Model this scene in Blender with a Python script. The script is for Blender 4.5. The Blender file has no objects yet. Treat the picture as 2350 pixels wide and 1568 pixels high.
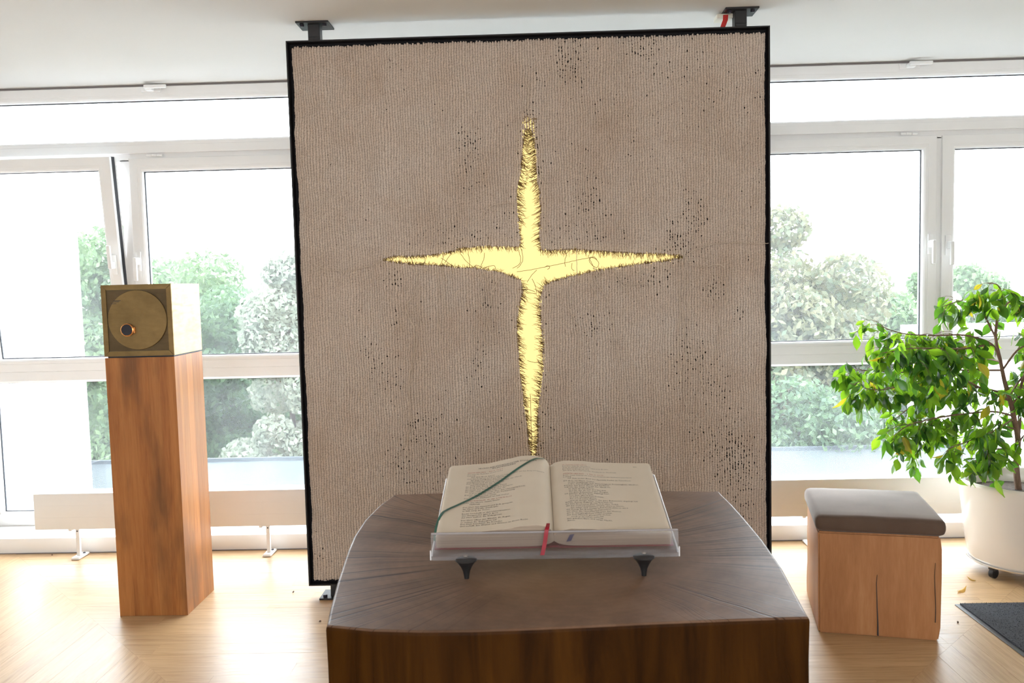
import bpy, bmesh, math, random
import numpy as np
from mathutils import Vector, Matrix, noise
random.seed(7); rng = np.random.default_rng(7)
S = bpy.context.scene
C = S.collection

# ------------------------------------------------------------------ camera
F, CX, CY, H = 1900.0, 1175.0, 784.0, 1.42
_d = np.array([1218 - CX, -(651 - CY), -F]); _d /= np.linalg.norm(_d)
_h = np.array([1, 0.0247, 0.0])
_n = np.cross(_h, _d); _n /= np.linalg.norm(_n)
_x = np.cross(_d, _n); _x /= np.linalg.norm(_x)
RM = np.array([_x, _d, _n])
cam = bpy.data.objects.new('camera', bpy.data.cameras.new('camera')); C.objects.link(cam)
cam.matrix_world = Matrix.Translation((0, 0, H)) @ Matrix(RM.tolist()).to_4x4()
cam.data.sensor_width = 36; cam.data.lens = F / 2350 * 36
cam.data.clip_start = 0.05; cam.data.clip_end = 300
cam.data.dof.use_dof = True; cam.data.dof.focus_distance = 3.75; cam.data.dof.aperture_fstop = 15
S.camera = cam

# ------------------------------------------------------------------ sky, light, exposure
W = bpy.data.worlds.new('overcast_sky'); S.world = W; W.use_nodes = True
wn = W.node_tree.nodes; wl = W.node_tree.links
bg = wn['Background']
bg.inputs[0].default_value = (0.90, 0.96, 1.03, 1)
bg.inputs[1].default_value = 5.0
S.view_settings.view_transform = 'Standard'; S.view_settings.look = 'None'
S.view_settings.gamma = 1.0; S.view_settings.use_curve_mapping = False
S.view_settings.exposure = 1.68

def area(name, loc, rot, sx, sy, power, col=(1, 1, 1)):
    l = bpy.data.lights.new(name, 'AREA'); l.shape = 'RECTANGLE'; l.size = sx; l.size_y = sy
    l.energy = power; l.color = col
    o = bpy.data.objects.new(name, l); C.objects.link(o); o.location = loc; o.rotation_euler = rot
    return o
# added fill light behind the camera, standing in for unseen windows
area('rear_fill', (0.0, -4.3, 1.5), (math.radians(90), 0, 0), 5.5, 2.0, 60, (0.93, 0.97, 1.0))

# ------------------------------------------------------------------ helpers
def ray(px, py): return RM @ np.array([px - CX, -(py - CY), -F])
def onY(px, py, Y):
    r = ray(px, py); p = r * (Y / r[1]); return Vector((p[0], p[1], p[2] + H))
def onZ(px, py, Z):
    r = ray(px, py); p = r * ((Z - H) / r[2]); return Vector((p[0], p[1], Z))

def tag(o, label=None, cat=None, group=None, kind=None):
    if label: o['label'] = label
    if cat: o['category'] = cat
    if group: o['group'] = group
    if kind: o['kind'] = kind
    return o
def empty(name, loc, rz=0.0):
    o = bpy.data.objects.new(name, None); C.objects.link(o); o.location = loc; o.rotation_euler = (0, 0, rz)
    o.empty_display_size = 0.05
    return o
def link(name, me, mat, parent=None, smooth=False, angle=None):
    o = bpy.data.objects.new(name, me); C.objects.link(o)
    if mat is not None:
        for m in (mat if isinstance(mat, (list, tuple)) else [mat]): me.materials.append(m)
    if parent is not None: o.parent = parent
    if smooth:
        me.polygons.foreach_set('use_smooth', [True] * len(me.polygons))
        if angle: me.set_sharp_from_angle(angle=math.radians(angle))
    return o
def B(name, bm, mat, parent=None, smooth=False, angle=35):
    me = bpy.data.meshes.new(name); bm.normal_update(); bm.to_mesh(me); bm.free()
    return link(name, me, mat, parent, smooth, angle)
def V(name, verts, faces, mat, parent=None, smooth=False, angle=35):
    me = bpy.data.meshes.new(name); me.from_pydata([tuple(v) for v in verts], [], faces); me.update()
    return link(name, me, mat, parent, smooth, angle)
def box(bm, x0, x1, y0, y1, z0, z1, bev=0.0, seg=1):
    vs = [bm.verts.new(p) for p in ((x0, y0, z0), (x1, y0, z0), (x1, y1, z0), (x0, y1, z0), (x0, y0, z1), (x1, y0, z1), (x1, y1, z1), (x0, y1, z1))]
    fs = [bm.faces.new([vs[i] for i in f]) for f in ((3, 2, 1, 0), (4, 5, 6, 7), (0, 1, 5, 4), (1, 2, 6, 5), (2, 3, 7, 6), (3, 0, 4, 7))]
    if bev:
        es = list({e for f in fs for e in f.edges})
        bmesh.ops.bevel(bm, geom=es, offset=bev, segments=seg, profile=0.5, affect='EDGES')
    return bm
def boxo(name, dims, mat, parent=None, bev=0.0, seg=1):
    bm = bmesh.new(); box(bm, *dims, bev=bev, seg=seg)
    return B(name, bm, mat, parent, smooth=seg > 1)
def lathe(bm, prof, c=(0, 0, 0), n=40, axis='Z', cap=True):
    rings = []
    for r, h in prof:
        ring = []
        for i in range(n):
            a = 2 * math.pi * i / n
            p = (r * math.cos(a), r * math.sin(a), h) if axis == 'Z' else (r * math.cos(a), h, r * math.sin(a))
            ring.append(bm.verts.new((p[0] + c[0], p[1] + c[1], p[2] + c[2])))
        rings.append(ring)
    for a, b in zip(rings, rings[1:]):
        for i in range(n):
            j = (i + 1) % n
            bm.faces.new((a[i], a[j], b[j], b[i]))
    if cap:
        bm.faces.new(rings[0][::-1]); bm.faces.new(rings[-1])
    bmesh.ops.recalc_face_normals(bm, faces=bm.faces[:])
    return bm
def tubes(paths, n=4):
    """numpy tube builder: list of (pts, radii) -> verts, faces"""
    vs, fs = [], []
    for pts, rad in paths:
        k = len(pts); base = len(vs)
        for i in range(k):
            p = Vector(pts[i])
            t = Vector(pts[min(i + 1, k - 1)]) - Vector(pts[max(i - 1, 0)])
            if t.length < 1e-9: t = Vector((0, 0, 1))
            t.normalize()
            u = t.cross(Vector((0.31, 0.95, 0.05))); 
            if u.length < 1e-3: u = t.cross(Vector((1, 0, 0)))
            u.normalize(); w = t.cross(u)
            r = rad[i] if hasattr(rad, '__len__') else rad
            for j in range(n):
                a = 2 * math.pi * j / n
                vs.append(p + u * (r * math.cos(a)) + w * (r * math.sin(a)))
        for i in range(k - 1):
            for j in range(n):
                j2 = (j + 1) % n
                fs.append((base + i * n + j, base + i * n + j2, base + (i + 1) * n + j2, base + (i + 1) * n + j))
        fs.append(tuple(base + j for j in range(n))[::-1]); fs.append(tuple(base + (k - 1) * n + j for j in range(n)))
    return vs, fs
def tubeo(name, paths, mat, parent=None, n=6):
    v, f = tubes(paths, n); return V(name, v, f, mat, parent, smooth=True, angle=60)
def spline(pts, k=8):
    P = [Vector(p) for p in pts]; P = [2 * P[0] - P[1]] + P + [2 * P[-1] - P[-2]]; out = []
    for i in range(1, len(P) - 2):
        for j in range(k):
            t = j / k; a, b, c, d = P[i - 1:i + 3]
            out.append(0.5 * ((2 * b) + (c - a) * t + (2 * a - 5 * b + 4 * c - d) * t * t + (3 * b - a - 3 * c + d) * t ** 3))
    out.append(P[-2]); return out

# ------------------------------------------------------------------ materials
class M:
    def __init__(s, name):
        s.m = bpy.data.materials.new(name); s.m.use_nodes = True; s.t = s.m.node_tree
        s.b = s.t.nodes['Principled BSDF']; s.o = s.t.nodes['Material Output']
    def n(s, typ, **kw):
        nd = s.t.nodes.new(typ)
        for k, v in kw.items():
            if k in nd.inputs.keys() if isinstance(k, str) else False: nd.inputs[k].default_value = v
            else: setattr(nd, k, v)
        return nd
    def l(s, a, b): s.t.links.new(a, b)
    def set(s, **kw):
        for k, v in kw.items():
            k = k.replace('_', ' ')
            s.b.inputs[k].default_value = (*v, 1) if isinstance(v, tuple) and len(v) == 3 else v
        return s
    def coord(s, scale=(1, 1, 1), src='Object', rnd=False, rot=(0, 0, 0)):
        tc = s.n('ShaderNodeTexCoord'); mp = s.n('ShaderNodeMapping'); mp.inputs['Scale'].default_value = scale
        mp.inputs['Rotation'].default_value = rot
        s.l(tc.outputs[src], mp.inputs['Vector'])
        if rnd:
            oi = s.n('ShaderNodeObjectInfo'); mu = s.n('ShaderNodeMath', operation='MULTIPLY'); mu.inputs[1].default_value = 37.0
            s.l(oi.outputs['Random'], mu.inputs[0]); cb = s.n('ShaderNodeCombineXYZ')
            for i in range(3): s.l(mu.outputs[0], cb.inputs[i])
            s.l(cb.outputs[0], mp.inputs['Location'])
        return mp.outputs[0]
    def noise(s, vec, scale, detail=4, rough=0.55, dist=0.0, dims='3D'):
        nd = s.n('ShaderNodeTexNoise'); nd.noise_dimensions = dims
        nd.inputs['Scale'].default_value = scale; nd.inputs['Detail'].default_value = detail
        nd.inputs['Roughness'].default_value = rough; nd.inputs['Distortion'].default_value = dist
        if vec is not None: s.l(vec, nd.inputs['W' if dims == '1D' else 'Vector'])
        return nd.outputs[0]
    def ramp(s, fac, stops, interp='LINEAR'):
        nd = s.n('ShaderNodeValToRGB'); cr = nd.color_ramp; cr.interpolation = interp
        while len(cr.elements) < len(stops): cr.elements.new(0.5)
        for e, (p, c) in zip(cr.elements, stops):
            e.position = p; e.color = (*c, 1) if hasattr(c, '__len__') else (c, c, c, 1)
        s.l(fac, nd.inputs[0]); return nd.outputs[0]
    def mix(s, fac, a, b, blend='MIX'):
        nd = s.n('ShaderNodeMix', data_type='RGBA', blend_type=blend)
        for v, i in ((fac, 0), (a, 6), (b, 7)):
            if isinstance(v, bpy.types.NodeSocket): s.l(v, nd.inputs[i])
            elif hasattr(v, '__len__'): nd.inputs[i].default_value = (*v, 1)
            elif i == 0: nd.inputs[0].default_value = v
            else: nd.inputs[i].default_value = (v, v, v, 1)
        return nd.outputs[2]
    def math(s, op, a, b=None, c=None):
        nd = s.n('ShaderNodeMath', operation=op)
        for i, v in enumerate((a, b, c)):
            if v is None: continue
            if isinstance(v, bpy.types.NodeSocket): s.l(v, nd.inputs[i])
            else: nd.inputs[i].default_value = v
        return nd.outputs[0]
    def color(s, c): s.l(c, s.b.inputs['Base Color'])
    def rough(s, c): s.l(c, s.b.inputs['Roughness'])
    def bump(s, h, strength=0.3, dist=0.002):
        nd = s.n('ShaderNodeBump'); nd.inputs['Strength'].default_value = strength; nd.inputs['Distance'].default_value = dist
        s.l(h, nd.inputs['Height']); s.l(nd.outputs[0], s.b.inputs['Normal'])

def plain(name, col, rough=0.5, metal=0.0, var=0.04, scale=6.0, spec=0.5, bump=0.0):
    m = M(name); v = m.noise(m.coord(), scale, 5)
    m.color(m.ramp(v, [(0.3, tuple(max(0, c * (1 - var)) for c in col)), (0.7, tuple(min(1, c * (1 + var)) for c in col))]))
    m.set(Roughness=rough, Metallic=metal); m.b.inputs['Specular IOR Level'].default_value = spec
    if bump: m.bump(m.noise(m.coord(), 120, 4), bump, 0.001)
    return m.m

def wood(name, stops, grain=(9, 9, 0.7), axis_rough=0.42, rnd=0.35, stain=None, spec=0.4, bump=0.12):
    m = M(name); v = m.coord(grain, rnd=True)
    n1 = m.noise(v, 2.2, 6, 0.6, 0.6); n2 = m.noise(m.coord(tuple(g * 9 for g in grain), rnd=True), 2.5, 3, 0.6)
    f = m.math('ADD', m.math('MULTIPLY', n1, 0.72), m.math('MULTIPLY', n2, 0.28))
    c = m.ramp(f, stops)
    oi = m.n('ShaderNodeObjectInfo')
    hs = m.n('ShaderNodeHueSaturation'); val = m.math('MULTIPLY_ADD', oi.outputs['Random'], rnd, 1 - rnd / 2)
    m.l(val, hs.inputs['Value']); m.l(c, hs.inputs['Color']); c = hs.outputs[0]
    if stain:
        s1 = m.ramp(m.noise(m.coord((5, 5, 1.1)), 1.6, 4, 0.55), [(0.52, 0.0), (0.68, 1.0)])
        c = m.mix(m.math('MULTIPLY', s1, stain[0]), c, stain[1])
    m.color(c); m.set(Roughness=axis_rough); m.b.inputs['Specular IOR Level'].default_value = spec
    m.bump(n2, bump, 0.001)
    return m.m

MT = {}
MT['wall'] = plain('white_plaster', (0.80, 0.78, 0.75), 0.85, var=0.015, scale=3)
MT['ceil'] = plain('ceiling_paint', (0.70, 0.69, 0.67), 0.9, var=0.01, scale=2)
MT['pvc'] = plain('white_window_profile', (0.84, 0.84, 0.84), 0.32, var=0.01)
MT['ledge'] = plain('white_lacquer', (0.84, 0.83, 0.82), 0.45, var=0.01)
MT['gasket'] = plain('dark_gasket', (0.02, 0.022, 0.03), 0.6)
MT['gap'] = plain('grey_joint', (0.25, 0.22, 0.22), 0.8)
MT['radiator'] = plain('cream_radiator_enamel', (0.78, 0.765, 0.74), 0.38, var=0.01)
MT['black'] = plain('black_steel', (0.012, 0.012, 0.014), 0.45, var=0.2)
MT['bolt'] = plain('black_bolt', (0.02, 0.018, 0.03), 0.35, var=0.2)
MT['blackcloth'] = plain('black_lining', (0.006, 0.005, 0.007), 0.9)
MT['rubber'] = plain('black_rubber', (0.015, 0.015, 0.016), 0.5)
MT['brown_cloth'] = None
MT['alu'] = plain('anodised_rail', (0.45, 0.47, 0.62), 0.35, metal=0.3)
MT['red'] = plain('red_webbing', (0.5, 0.02, 0.015), 0.7, scale=200, var=0.2)
MT['whitebox'] = plain('cream_plastic', (0.72, 0.68, 0.58), 0.5)

# glass: clear pane with smears, plus a haze film put in for veiling glare
g = M('hazed_window_glass'); nt = g.t; nt.nodes.remove(g.b)
tr = g.n('ShaderNodeBsdfTransparent'); tr.inputs[0].default_value = (0.97, 0.985, 0.98, 1)
tl = g.n('ShaderNodeBsdfTranslucent'); tl.inputs[0].default_value = (0.95, 0.97, 1.0, 1)
gl = g.n('ShaderNodeBsdfGlossy'); gl.inputs['Roughness'].default_value = 0.02
fr = g.n('ShaderNodeFresnel'); fr.inputs['IOR'].default_value = 1.45
veil = g.ramp(g.noise(g.coord((1.2, 1, 0.7)), 2.0, 6, 0.6), [(0.3, 0.012), (0.75, 0.030)])
m1 = g.n('ShaderNodeMixShader'); g.l(veil, m1.inputs[0]); g.l(tr.outputs[0], m1.inputs[1]); g.l(tl.outputs[0], m1.inputs[2])
m2 = g.n('ShaderNodeMixShader'); gg_ = g.n('ShaderNodeNewGeometry'); g.l(g.math('MULTIPLY', fr.outputs[0], g.math('SUBTRACT', 1.0, gg_.outputs['Backfacing'])), m2.inputs[0]); g.l(m1.outputs[0], m2.inputs[1]); g.l(gl.outputs[0], m2.inputs[2])
g.l(m2.outputs[0], g.o.inputs[0]); MT['glass'] = g.m

# parquet
p = M('bamboo_parquet'); v = p.coord((1, 1, 1), rnd=True)
def grainmap(m, along):
    return m.coord((1.3, 26, 1) if along == 'x' else (26, 1.3, 1), rnd=True)
def parquet(name, along):
    p = M(name); v = grainmap(p, along)
    n1 = p.noise(v, 2.4, 6, 0.65, 0.3); n2 = p.noise(v, 9, 3, 0.6)
    c = p.ramp(p.math('ADD', p.math('MULTIPLY', n1, 0.7), p.math('MULTIPLY', n2, 0.3)), [(0.3, (0.36, 0.21, 0.10)), (0.5, (0.50, 0.32, 0.165)), (0.68, (0.60, 0.41, 0.23))])
    oi = p.n('ShaderNodeObjectInfo'); hs = p.n('ShaderNodeHueSaturation')
    p.l(p.math('MULTIPLY_ADD', oi.outputs['Random'], 0.14, 0.93), hs.inputs['Value']); p.l(c, hs.inputs['Color'])
    p.color(hs.outputs[0]); p.set(Roughness=0.36); p.rough(p.ramp(n1, [(0.3, 0.32), (0.7, 0.42)]))
    p.b.inputs['Specular IOR Level'].default_value = 0.5
    p.bump(n2, 0.05, 0.0005); return p.m
MT['plank_x'] = parquet('parquet_boards_across', 'x'); MT['plank_y'] = parquet('parquet_boards_lengthwise', 'y')
MT['joint'] = plain('parquet_joint', (0.10, 0.06, 0.03), 0.8)

# ------------------------------------------------------------------ room shell
XL, XR, YB, YF, ZC = -3.75, 3.75, 4.67, -4.5, 2.585
boxo('ceiling', (XL - .2, XR + .2, YF - .2, YB + 0.12, ZC, ZC + 0.15), MT['ceil']); bpy.data.objects['ceiling']['kind'] = 'structure'
for nm, d in (('wall_left', (XL - .15, XL, YF, YB + .1, 0, ZC)), ('wall_right', (XR, XR + .15, YF, YB + .1, 0, ZC)), ('wall_front', (XL - .15, XR + .15, YF - .15, YF, 0, ZC))):
    tag(boxo(nm, d, MT['wall']), kind='structure')
# window wall: piers either side and the low plinth under the frames
bm = bmesh.new()
box(bm, XL, -3.16, YB, YB + .14, 0, ZC); box(bm, 3.16, XR, YB, YB + .14, 0, ZC); box(bm, -3.16, 3.16, YB + .0, YB + .14, -0.1, 0.086)
tag(B('wall_back', bm, MT['wall']), kind='structure')
led = empty('trim_1', (0, 4.42, 0)); tag(led, kind='structure')
boxo('ledge_board', (XL, XR, 0.0, 0.25, 0.0, 0.085), MT['ledge'], led, bev=0.004, seg=2)
boxo('shadow_joint', (XL, XR, -0.004, 0.0, 0.0, 0.004), MT['gap'], led)

# floor: boards mitred along the diagonals through (0, 1.54)
floor = empty('floor', (0, 0, 0)); tag(floor, kind='structure')
boxo('subfloor', (XL, XR, YF, YB, -0.05, -0.0155), MT['joint'], floor)
def clip(poly, a, b, c):   # keep a*x+b*y+c >= 0
    out = []
    for i in range(len(poly)):
        p_, q = poly[i], poly[(i + 1) % len(poly)]
        dp = a * p_[0] + b * p_[1] + c; dq = a * q[0] + b * q[1] + c
        if dp >= 0: out.append(p_)
        if dp * dq < 0:
            t = dp / (dp - dq); out.append((p_[0] + t * (q[0] - p_[0]), p_[1] + t * (q[1] - p_[1])))
    return out
def area2(p_): return abs(sum(p_[i][0] * p_[(i + 1) % len(p_)][1] - p_[(i + 1) % len(p_)][0] * p_[i][1] for i in range(len(p_)))) / 2
def prism(verts, faces, poly, z0, z1):
    b = len(verts); n = len(poly)
    s = sum(poly[i][0] * poly[(i + 1) % n][1] - poly[(i + 1) % n][0] * poly[i][1] for i in range(n))
    if s < 0: poly = poly[::-1]
    verts += [(x, y, z0) for x, y in poly] + [(x, y, z1) for x, y in poly]
    faces.append(tuple(range(b + n, b + 2 * n)))
    for i in range(n): faces.append((b + i, b + (i + 1) % n, b + n + (i + 1) % n, b + n + i))
PW, PL, GP = 0.0915, 1.55, 0.00025
YC = 1.54; rest = {'x': ([], []), 'y': ([], [])}
nplank = 0
for tri in ('top', 'left', 'right', 'bottom'):
    along = 'x' if tri in ('top', 'bottom') else 'y'
    lo, hi = (YF, 4.42) if along == 'x' else (XL, XR)
    u0, u1 = (XL, XR) if along == 'x' else (YF, 4.42)
    k = 0; w = lo - (lo % PW)
    w = math.floor(lo / PW) * PW + 0.02
    while w < hi:
        s = u0 - random.random() * PL
        while s < u1:
            a0, a1 = max(s, u0) + GP, min(s + PL, u1) - GP
            b0, b1 = max(w, lo) + GP, min(w + PW, hi) - GP
            s += PL
            if a1 - a0 < .02 or b1 - b0 < .01: continue
            poly = [(a0, b0), (a1, b0), (a1, b1), (a0, b1)] if along == 'x' else [(b0, a0), (b1, a0), (b1, a1), (b0, a1)]
            hp = {'top': ((1, 1, -YC - GP), (-1, 1, -YC - GP)), 'bottom': ((-1, -1, YC - GP), (1, -1, YC - GP)),
                  'left': ((-1, -1, YC - GP), (-1, 1, -YC - GP)), 'right': ((1, 1, -YC - GP), (1, -1, YC - GP))}[tri]
            for h3 in hp:
                poly = clip(poly, *h3)
                if len(poly) < 3: break
            if len(poly) < 3 or area2(poly) < 2e-4: continue
            cy_ = sum(q[1] for q in poly) / len(poly); cx_ = sum(q[0] for q in poly) / len(poly)
            if max(q[1] for q in poly) > 2.35 and abs(cx_) < 3.5 and nplank < 290:
                vv, ff = [], []
                prism(vv, ff, poly, -0.015, random.uniform(-0.0003, 0.0001))
                V('plank', vv, ff, MT['plank_' + along], floor); nplank += 1
            else:
                prism(*rest[along], poly, -0.015, 0.0)
        w += PW
for a_ in ('x', 'y'):
    tag(V('plank_field', rest[a_][0], rest[a_][1], MT['plank_' + a_], floor), kind='stuff')

# ------------------------------------------------------------------ windows
def ring(bm, x0, x1, z0, z1, prof, y0, mi=0):
    """mitred frame: prof = [(inset, depth)] swept round the rectangle"""
    loops = []
    for ins, dp in prof:
        loops.append([bm.verts.new((x, y0 + dp, z)) for x, z in ((x0 + ins, z0 + ins), (x1 - ins, z0 + ins), (x1 - ins, z1 - ins), (x0 + ins, z1 - ins))])
    for a, b in zip(loops, loops[1:]):
        for i in range(4):
            j = (i + 1) % 4
            f = bm.faces.new((a[i], a[j], b[j], b[i])); f.material_index = mi
def handle(par, x, z, up=1, horiz=False, side=1):
    """rosette and lever; local coords of par"""
    bm = bmesh.new()
    if horiz:
        box(bm, x - .055, x + .055, -.010, 0, z - .015, z + .015, bev=.003, seg=2)
        box(bm, x - .02, x + .02, -.045, -.008, z - .012, z + .012, bev=.005, seg=2)
        box(bm, x - .02, x + .105, -.058, -.043, z - .004, z + .016, bev=.005, seg=2)
    else:
        box(bm, x - .015, x + .015, -.010, 0, z - .055, z + .055, bev=.003, seg=2)
        box(bm, x - .012, x + .012, -.045, -.008, z - .02, z + .02, bev=.005, seg=2)
        o = side * .0
        if up > 0: box(bm, x - .011 + o, x + .011 + o, -.06, -.043, z - .02, z + .11, bev=.005, seg=2)
        else: box(bm, x - .011 + o, x + .011 + o, -.06, -.043, z - .11, z + .02, bev=.005, seg=2)
    return B('handle', bm, MT['pvc'], par, smooth=True)
def hinge(par, x, z):
    bm = bmesh.new()
    for a, b in ((-.045, -.017), (-.015, .013), (.015, .045)): lathe(bm, [(.006, a), (.0065, a + .001), (.0065, b - .001), (.006, b)], n=10)
    bm.transform(Matrix.Translation((x, -.008, z)) @ Matrix.Rotation(math.pi / 2, 4, 'Y'))
    return B('hinge', bm, MT['pvc'], par, smooth=True)
def sash(win, name, x0, x1, z0, z1, w, y=0.0, tilt=0.0, piv=None):
    """opening or fixed light with its own pane"""
    s = empty(name, (0, 0, 0)); s.parent = win
    bm = bmesh.new()
    P_ = [(0.0, .075), (0.0, 0.002), (.002, 0), (w * .62, 0), (w * .62 + .001, .0012), (w - .012, .0012), (w - .003, .006), (w, .012), (w, .030)]
    ring(bm, x0, x1, z0, z1, P_, y)
    ring(bm, x0, x1, z0, z1, [(w, .038), (w, .06), (w - .012, .075), (0, .075)], y)
    fr_ = B('sash_frame', bm, MT['pvc'], s)
    bm = bmesh.new(); ring(bm, x0, x1, z0, z1, [(w, .029), (w + .0045, .029), (w + .0045, .039), (w, .039)], y)
    ring(bm, x0, x1, z0, z1, [(-.0012, .055), (-.0012, .022), (.001, .022)], y)
    B('gasket', bm, MT['gasket'], s)
    bm = bmesh.new(); box(bm, x0 + w - .004, x1 - w + .004, y + .0325, y + .0355, z0 + w - .004, z1 - w + .004)
    B('window_pane', bm, MT['glass'], s)
    if tilt:
        s.location = piv; s.rotation_euler = (tilt, 0, 0)
        for ch in s.children: ch.location = (-piv[0], -piv[1], -piv[2])
    return s

def window(n, X0, X1, split=None, tilt_left=False):
    win = empty('window_%d' % n, (0, YB, 0)); tag(win, kind='structure')
    f = bmesh.new(); fy0, fy1 = .015, .085
    box(f, X0, X1, fy0, fy1, 2.5735, ZC - .008)              # head
    box(f, X0, X1, fy0, fy1, 2.165, 2.212)                  # transom under the top light
    box(f, X0, X1, fy0 - .015, fy1, .9300, .985, bev=.002)          # middle transom
    box(f, X0, X1, fy0 - .012, fy1, .086, .155, bev=.002)
    box(f, X0, X0 + .03, fy0, fy1, .086, 2.58); box(f, X1 - .03, X1, fy0, fy1, .086, 2.58)
    if split is not None: box(f, split - .034, split + .026, fy0, fy1, .985, 2.17)
    B('window_frame', f, MT['pvc'], win)
    boxo('shadow_gap', (X0, X1, .012, .08, ZC - .009, ZC - .0005), MT['gap'], win)
    top = sash(win, 'top_light', X0 + .02, X1 - .02, 2.205, 2.572, .073)
    xc = (X0 + X1) / 2
    handle(top, xc, 2.553, horiz=True); hinge(top, xc, 2.190)
    if split is not None:
        if tilt_left:
            a = sash(win, 'tilted_sash', X0 + .02, split - .028, .984, 2.178, .073, tilt=math.radians(5.6), piv=(0, 0, .99))
        else:
            a = sash(win, 'left_sash', X0 + .02, split - .018, .984, 2.178, .073)
        b = sash(win, 'right_sash', split + .012 if not tilt_left else split + .022, X1 - .02, .984, 2.178, .073)
        if tilt_left:
            h1 = handle(a, split - .060, 1.585, up=1); h1.location = (0, 0, -.99)
            handle(b, split + .052, 1.600, up=-1)
        else:
            handle(a, split - .052, 1.585, up=-1); handle(b, split + .045, 1.575, up=-1)
    else:
        sash(win, 'sash', X0 + .02, X1 - .02, .984, 2.178, .073)
    # fixed lower pane
    bm = bmesh.new(); ring(bm, X0 + .03, X1 - .03, .150, .932, [(0, 0), (.002, 0), (.013, .008), (.013, .03)], 0.006)
    ring(bm, X0 + .03, X1 - .03, .150, .932, [(.013, .042), (.013, .075), (0, .08)], 0.006)
    low = B('glazing_bead', bm, MT['pvc'], win)
    bm = bmesh.new(); ring(bm, X0 + .03, X1 - .03, .150, .932, [(.013, .035), (.0165, .035), (.0165, .045), (.013, .045)], 0.0)
    B('gasket', bm, MT['gasket'], win)
    boxo('window_pane', (X0 + .04, X1 - .04, .0385, .0415, .160, .922), MT['glass'], win)
    # small screw cap on the middle transom
    bm = bmesh.new(); lathe(bm, [(.007, 0), (.006, -.004), (.002, -.005)], (xc - .0, 0.0, .985), 12, axis='Y')
    B('screw_cap', bm, MT['whitebox'], win, smooth=True)
    return win
window(1, -3.15, -1.04, -2.27, True)
window(2, -1.04, 1.04)
window(3, 1.04, 3.15, 2.27)
# outside blind guide rail
tag(boxo('blind_guide_rail', (-3.10, -3.075, 4.80, 4.825, .09, 2.4), MT['alu']), 'thin grey vertical guide rail outside the window in front of the white building', 'rail')

# ------------------------------------------------------------------ radiators
def radiator(x0, x1, label, feet):
    r = empty('radiator', ((x0 + x1) / 2, 4.335, 0)); tag(r, label, 'radiator', 'low radiators under the windows'); L = (x1 - x0) / 2
    bm = bmesh.new(); box(bm, -L, L, -.055, -.035, .172, .366, bev=.003, seg=2); box(bm, -L, L, .035, .05, .172, .366, bev=.003, seg=2)
    for z in (.237, .302): box(bm, -L + .002, L - .002, -.0556, -.054, z - .0008, z + .0008)
    B('convector_panel', bm, MT['radiator'], r, smooth=True)
    bm = bmesh.new(); box(bm, -L + .004, L - .004, -.036, .036, .185, .34)
    x = -L + .006
    B('radiator_core', bm, MT['radiator'], r)
    bm = bmesh.new()
    for y in (-.03, -.01, .01, .03): box(bm, -L + .004, L - .004, y - .006, y + .006, .342, .364)
    B('top_grille', bm, MT['radiator'], r)
    for fx in feet:
        lx = fx - (x0 + x1) / 2
        ft = boxo('foot', (lx - .0095, lx + .0095, -.008, .008, .01, .165), MT['radiator'], r, bev=.001)
        bm = bmesh.new(); box(bm, lx - .024, lx + .024, -.045, .065, 0.0, .014, bev=.005, seg=1); B('foot_plate', bm, MT['radiator'], ft)
        bm = bmesh.new(); box(bm, lx - .046, lx - .028, -.014, .012, .150, .168, bev=.003); box(bm, lx - .034, lx + .012, -.012, .01, .158, .172); B('clamp', bm, MT['radiator'], ft)
        bm = bmesh.new(); lathe(bm, [(.007, .0138), (.007, .018), (.004, .02)], (lx + .008, .035, 0), 10); B('screw', bm, MT['bolt'], ft)
        bm = bmesh.new(); lathe(bm, [(.004, -.0082), (.003, -.0095)], (lx, 0, .148), 8, axis='Y')
        B('screw', bm, MT['bolt'], ft)
    return r
radiator(-2.675, -0.25, 'long low cream radiator standing behind the tall wooden pedestal', (-2.475, -1.44, -.5))
radiator(0.25, 2.9, 'low cream radiator behind the stool and white plant pot', (.5, 1.45, 2.45))

# ------------------------------------------------------------------ backlit tapestry panel
PYF = 3.70
panel = empty('tapestry_panel', (0.005, PYF, 0)); tag(panel, 'tall woven beige wall hanging in black steel frame with glowing yellow cross-shaped slit', 'tapestry')
def rel(p): return (p[0] - .005, p[1] - PYF, p[2])
PX0, PX1, PZ0, PZ1 = -1.058, 1.058, .056, 2.511
for nm, d in (('frame_bar', (PX0, PX0 + .006, 0, .05, PZ0, PZ1)), ('frame_bar', (PX1 - .006, PX1, 0, .05, PZ0, PZ1)), ('frame_bar', (PX0 + .006, PX1 - .006, 0, .05, PZ1 - .006, PZ1)), ('frame_bar', (PX0 + .006, PX1 - .006, 0, .05, PZ0, PZ0 + .006))):
    boxo(nm, d, MT['black'], panel, bev=.0008)
boxo('backing_board', (PX0 + .006, PX1 - .006, .042, .05, PZ0 + .006, PZ1 - .006), MT['blackcloth'], panel)
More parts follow.
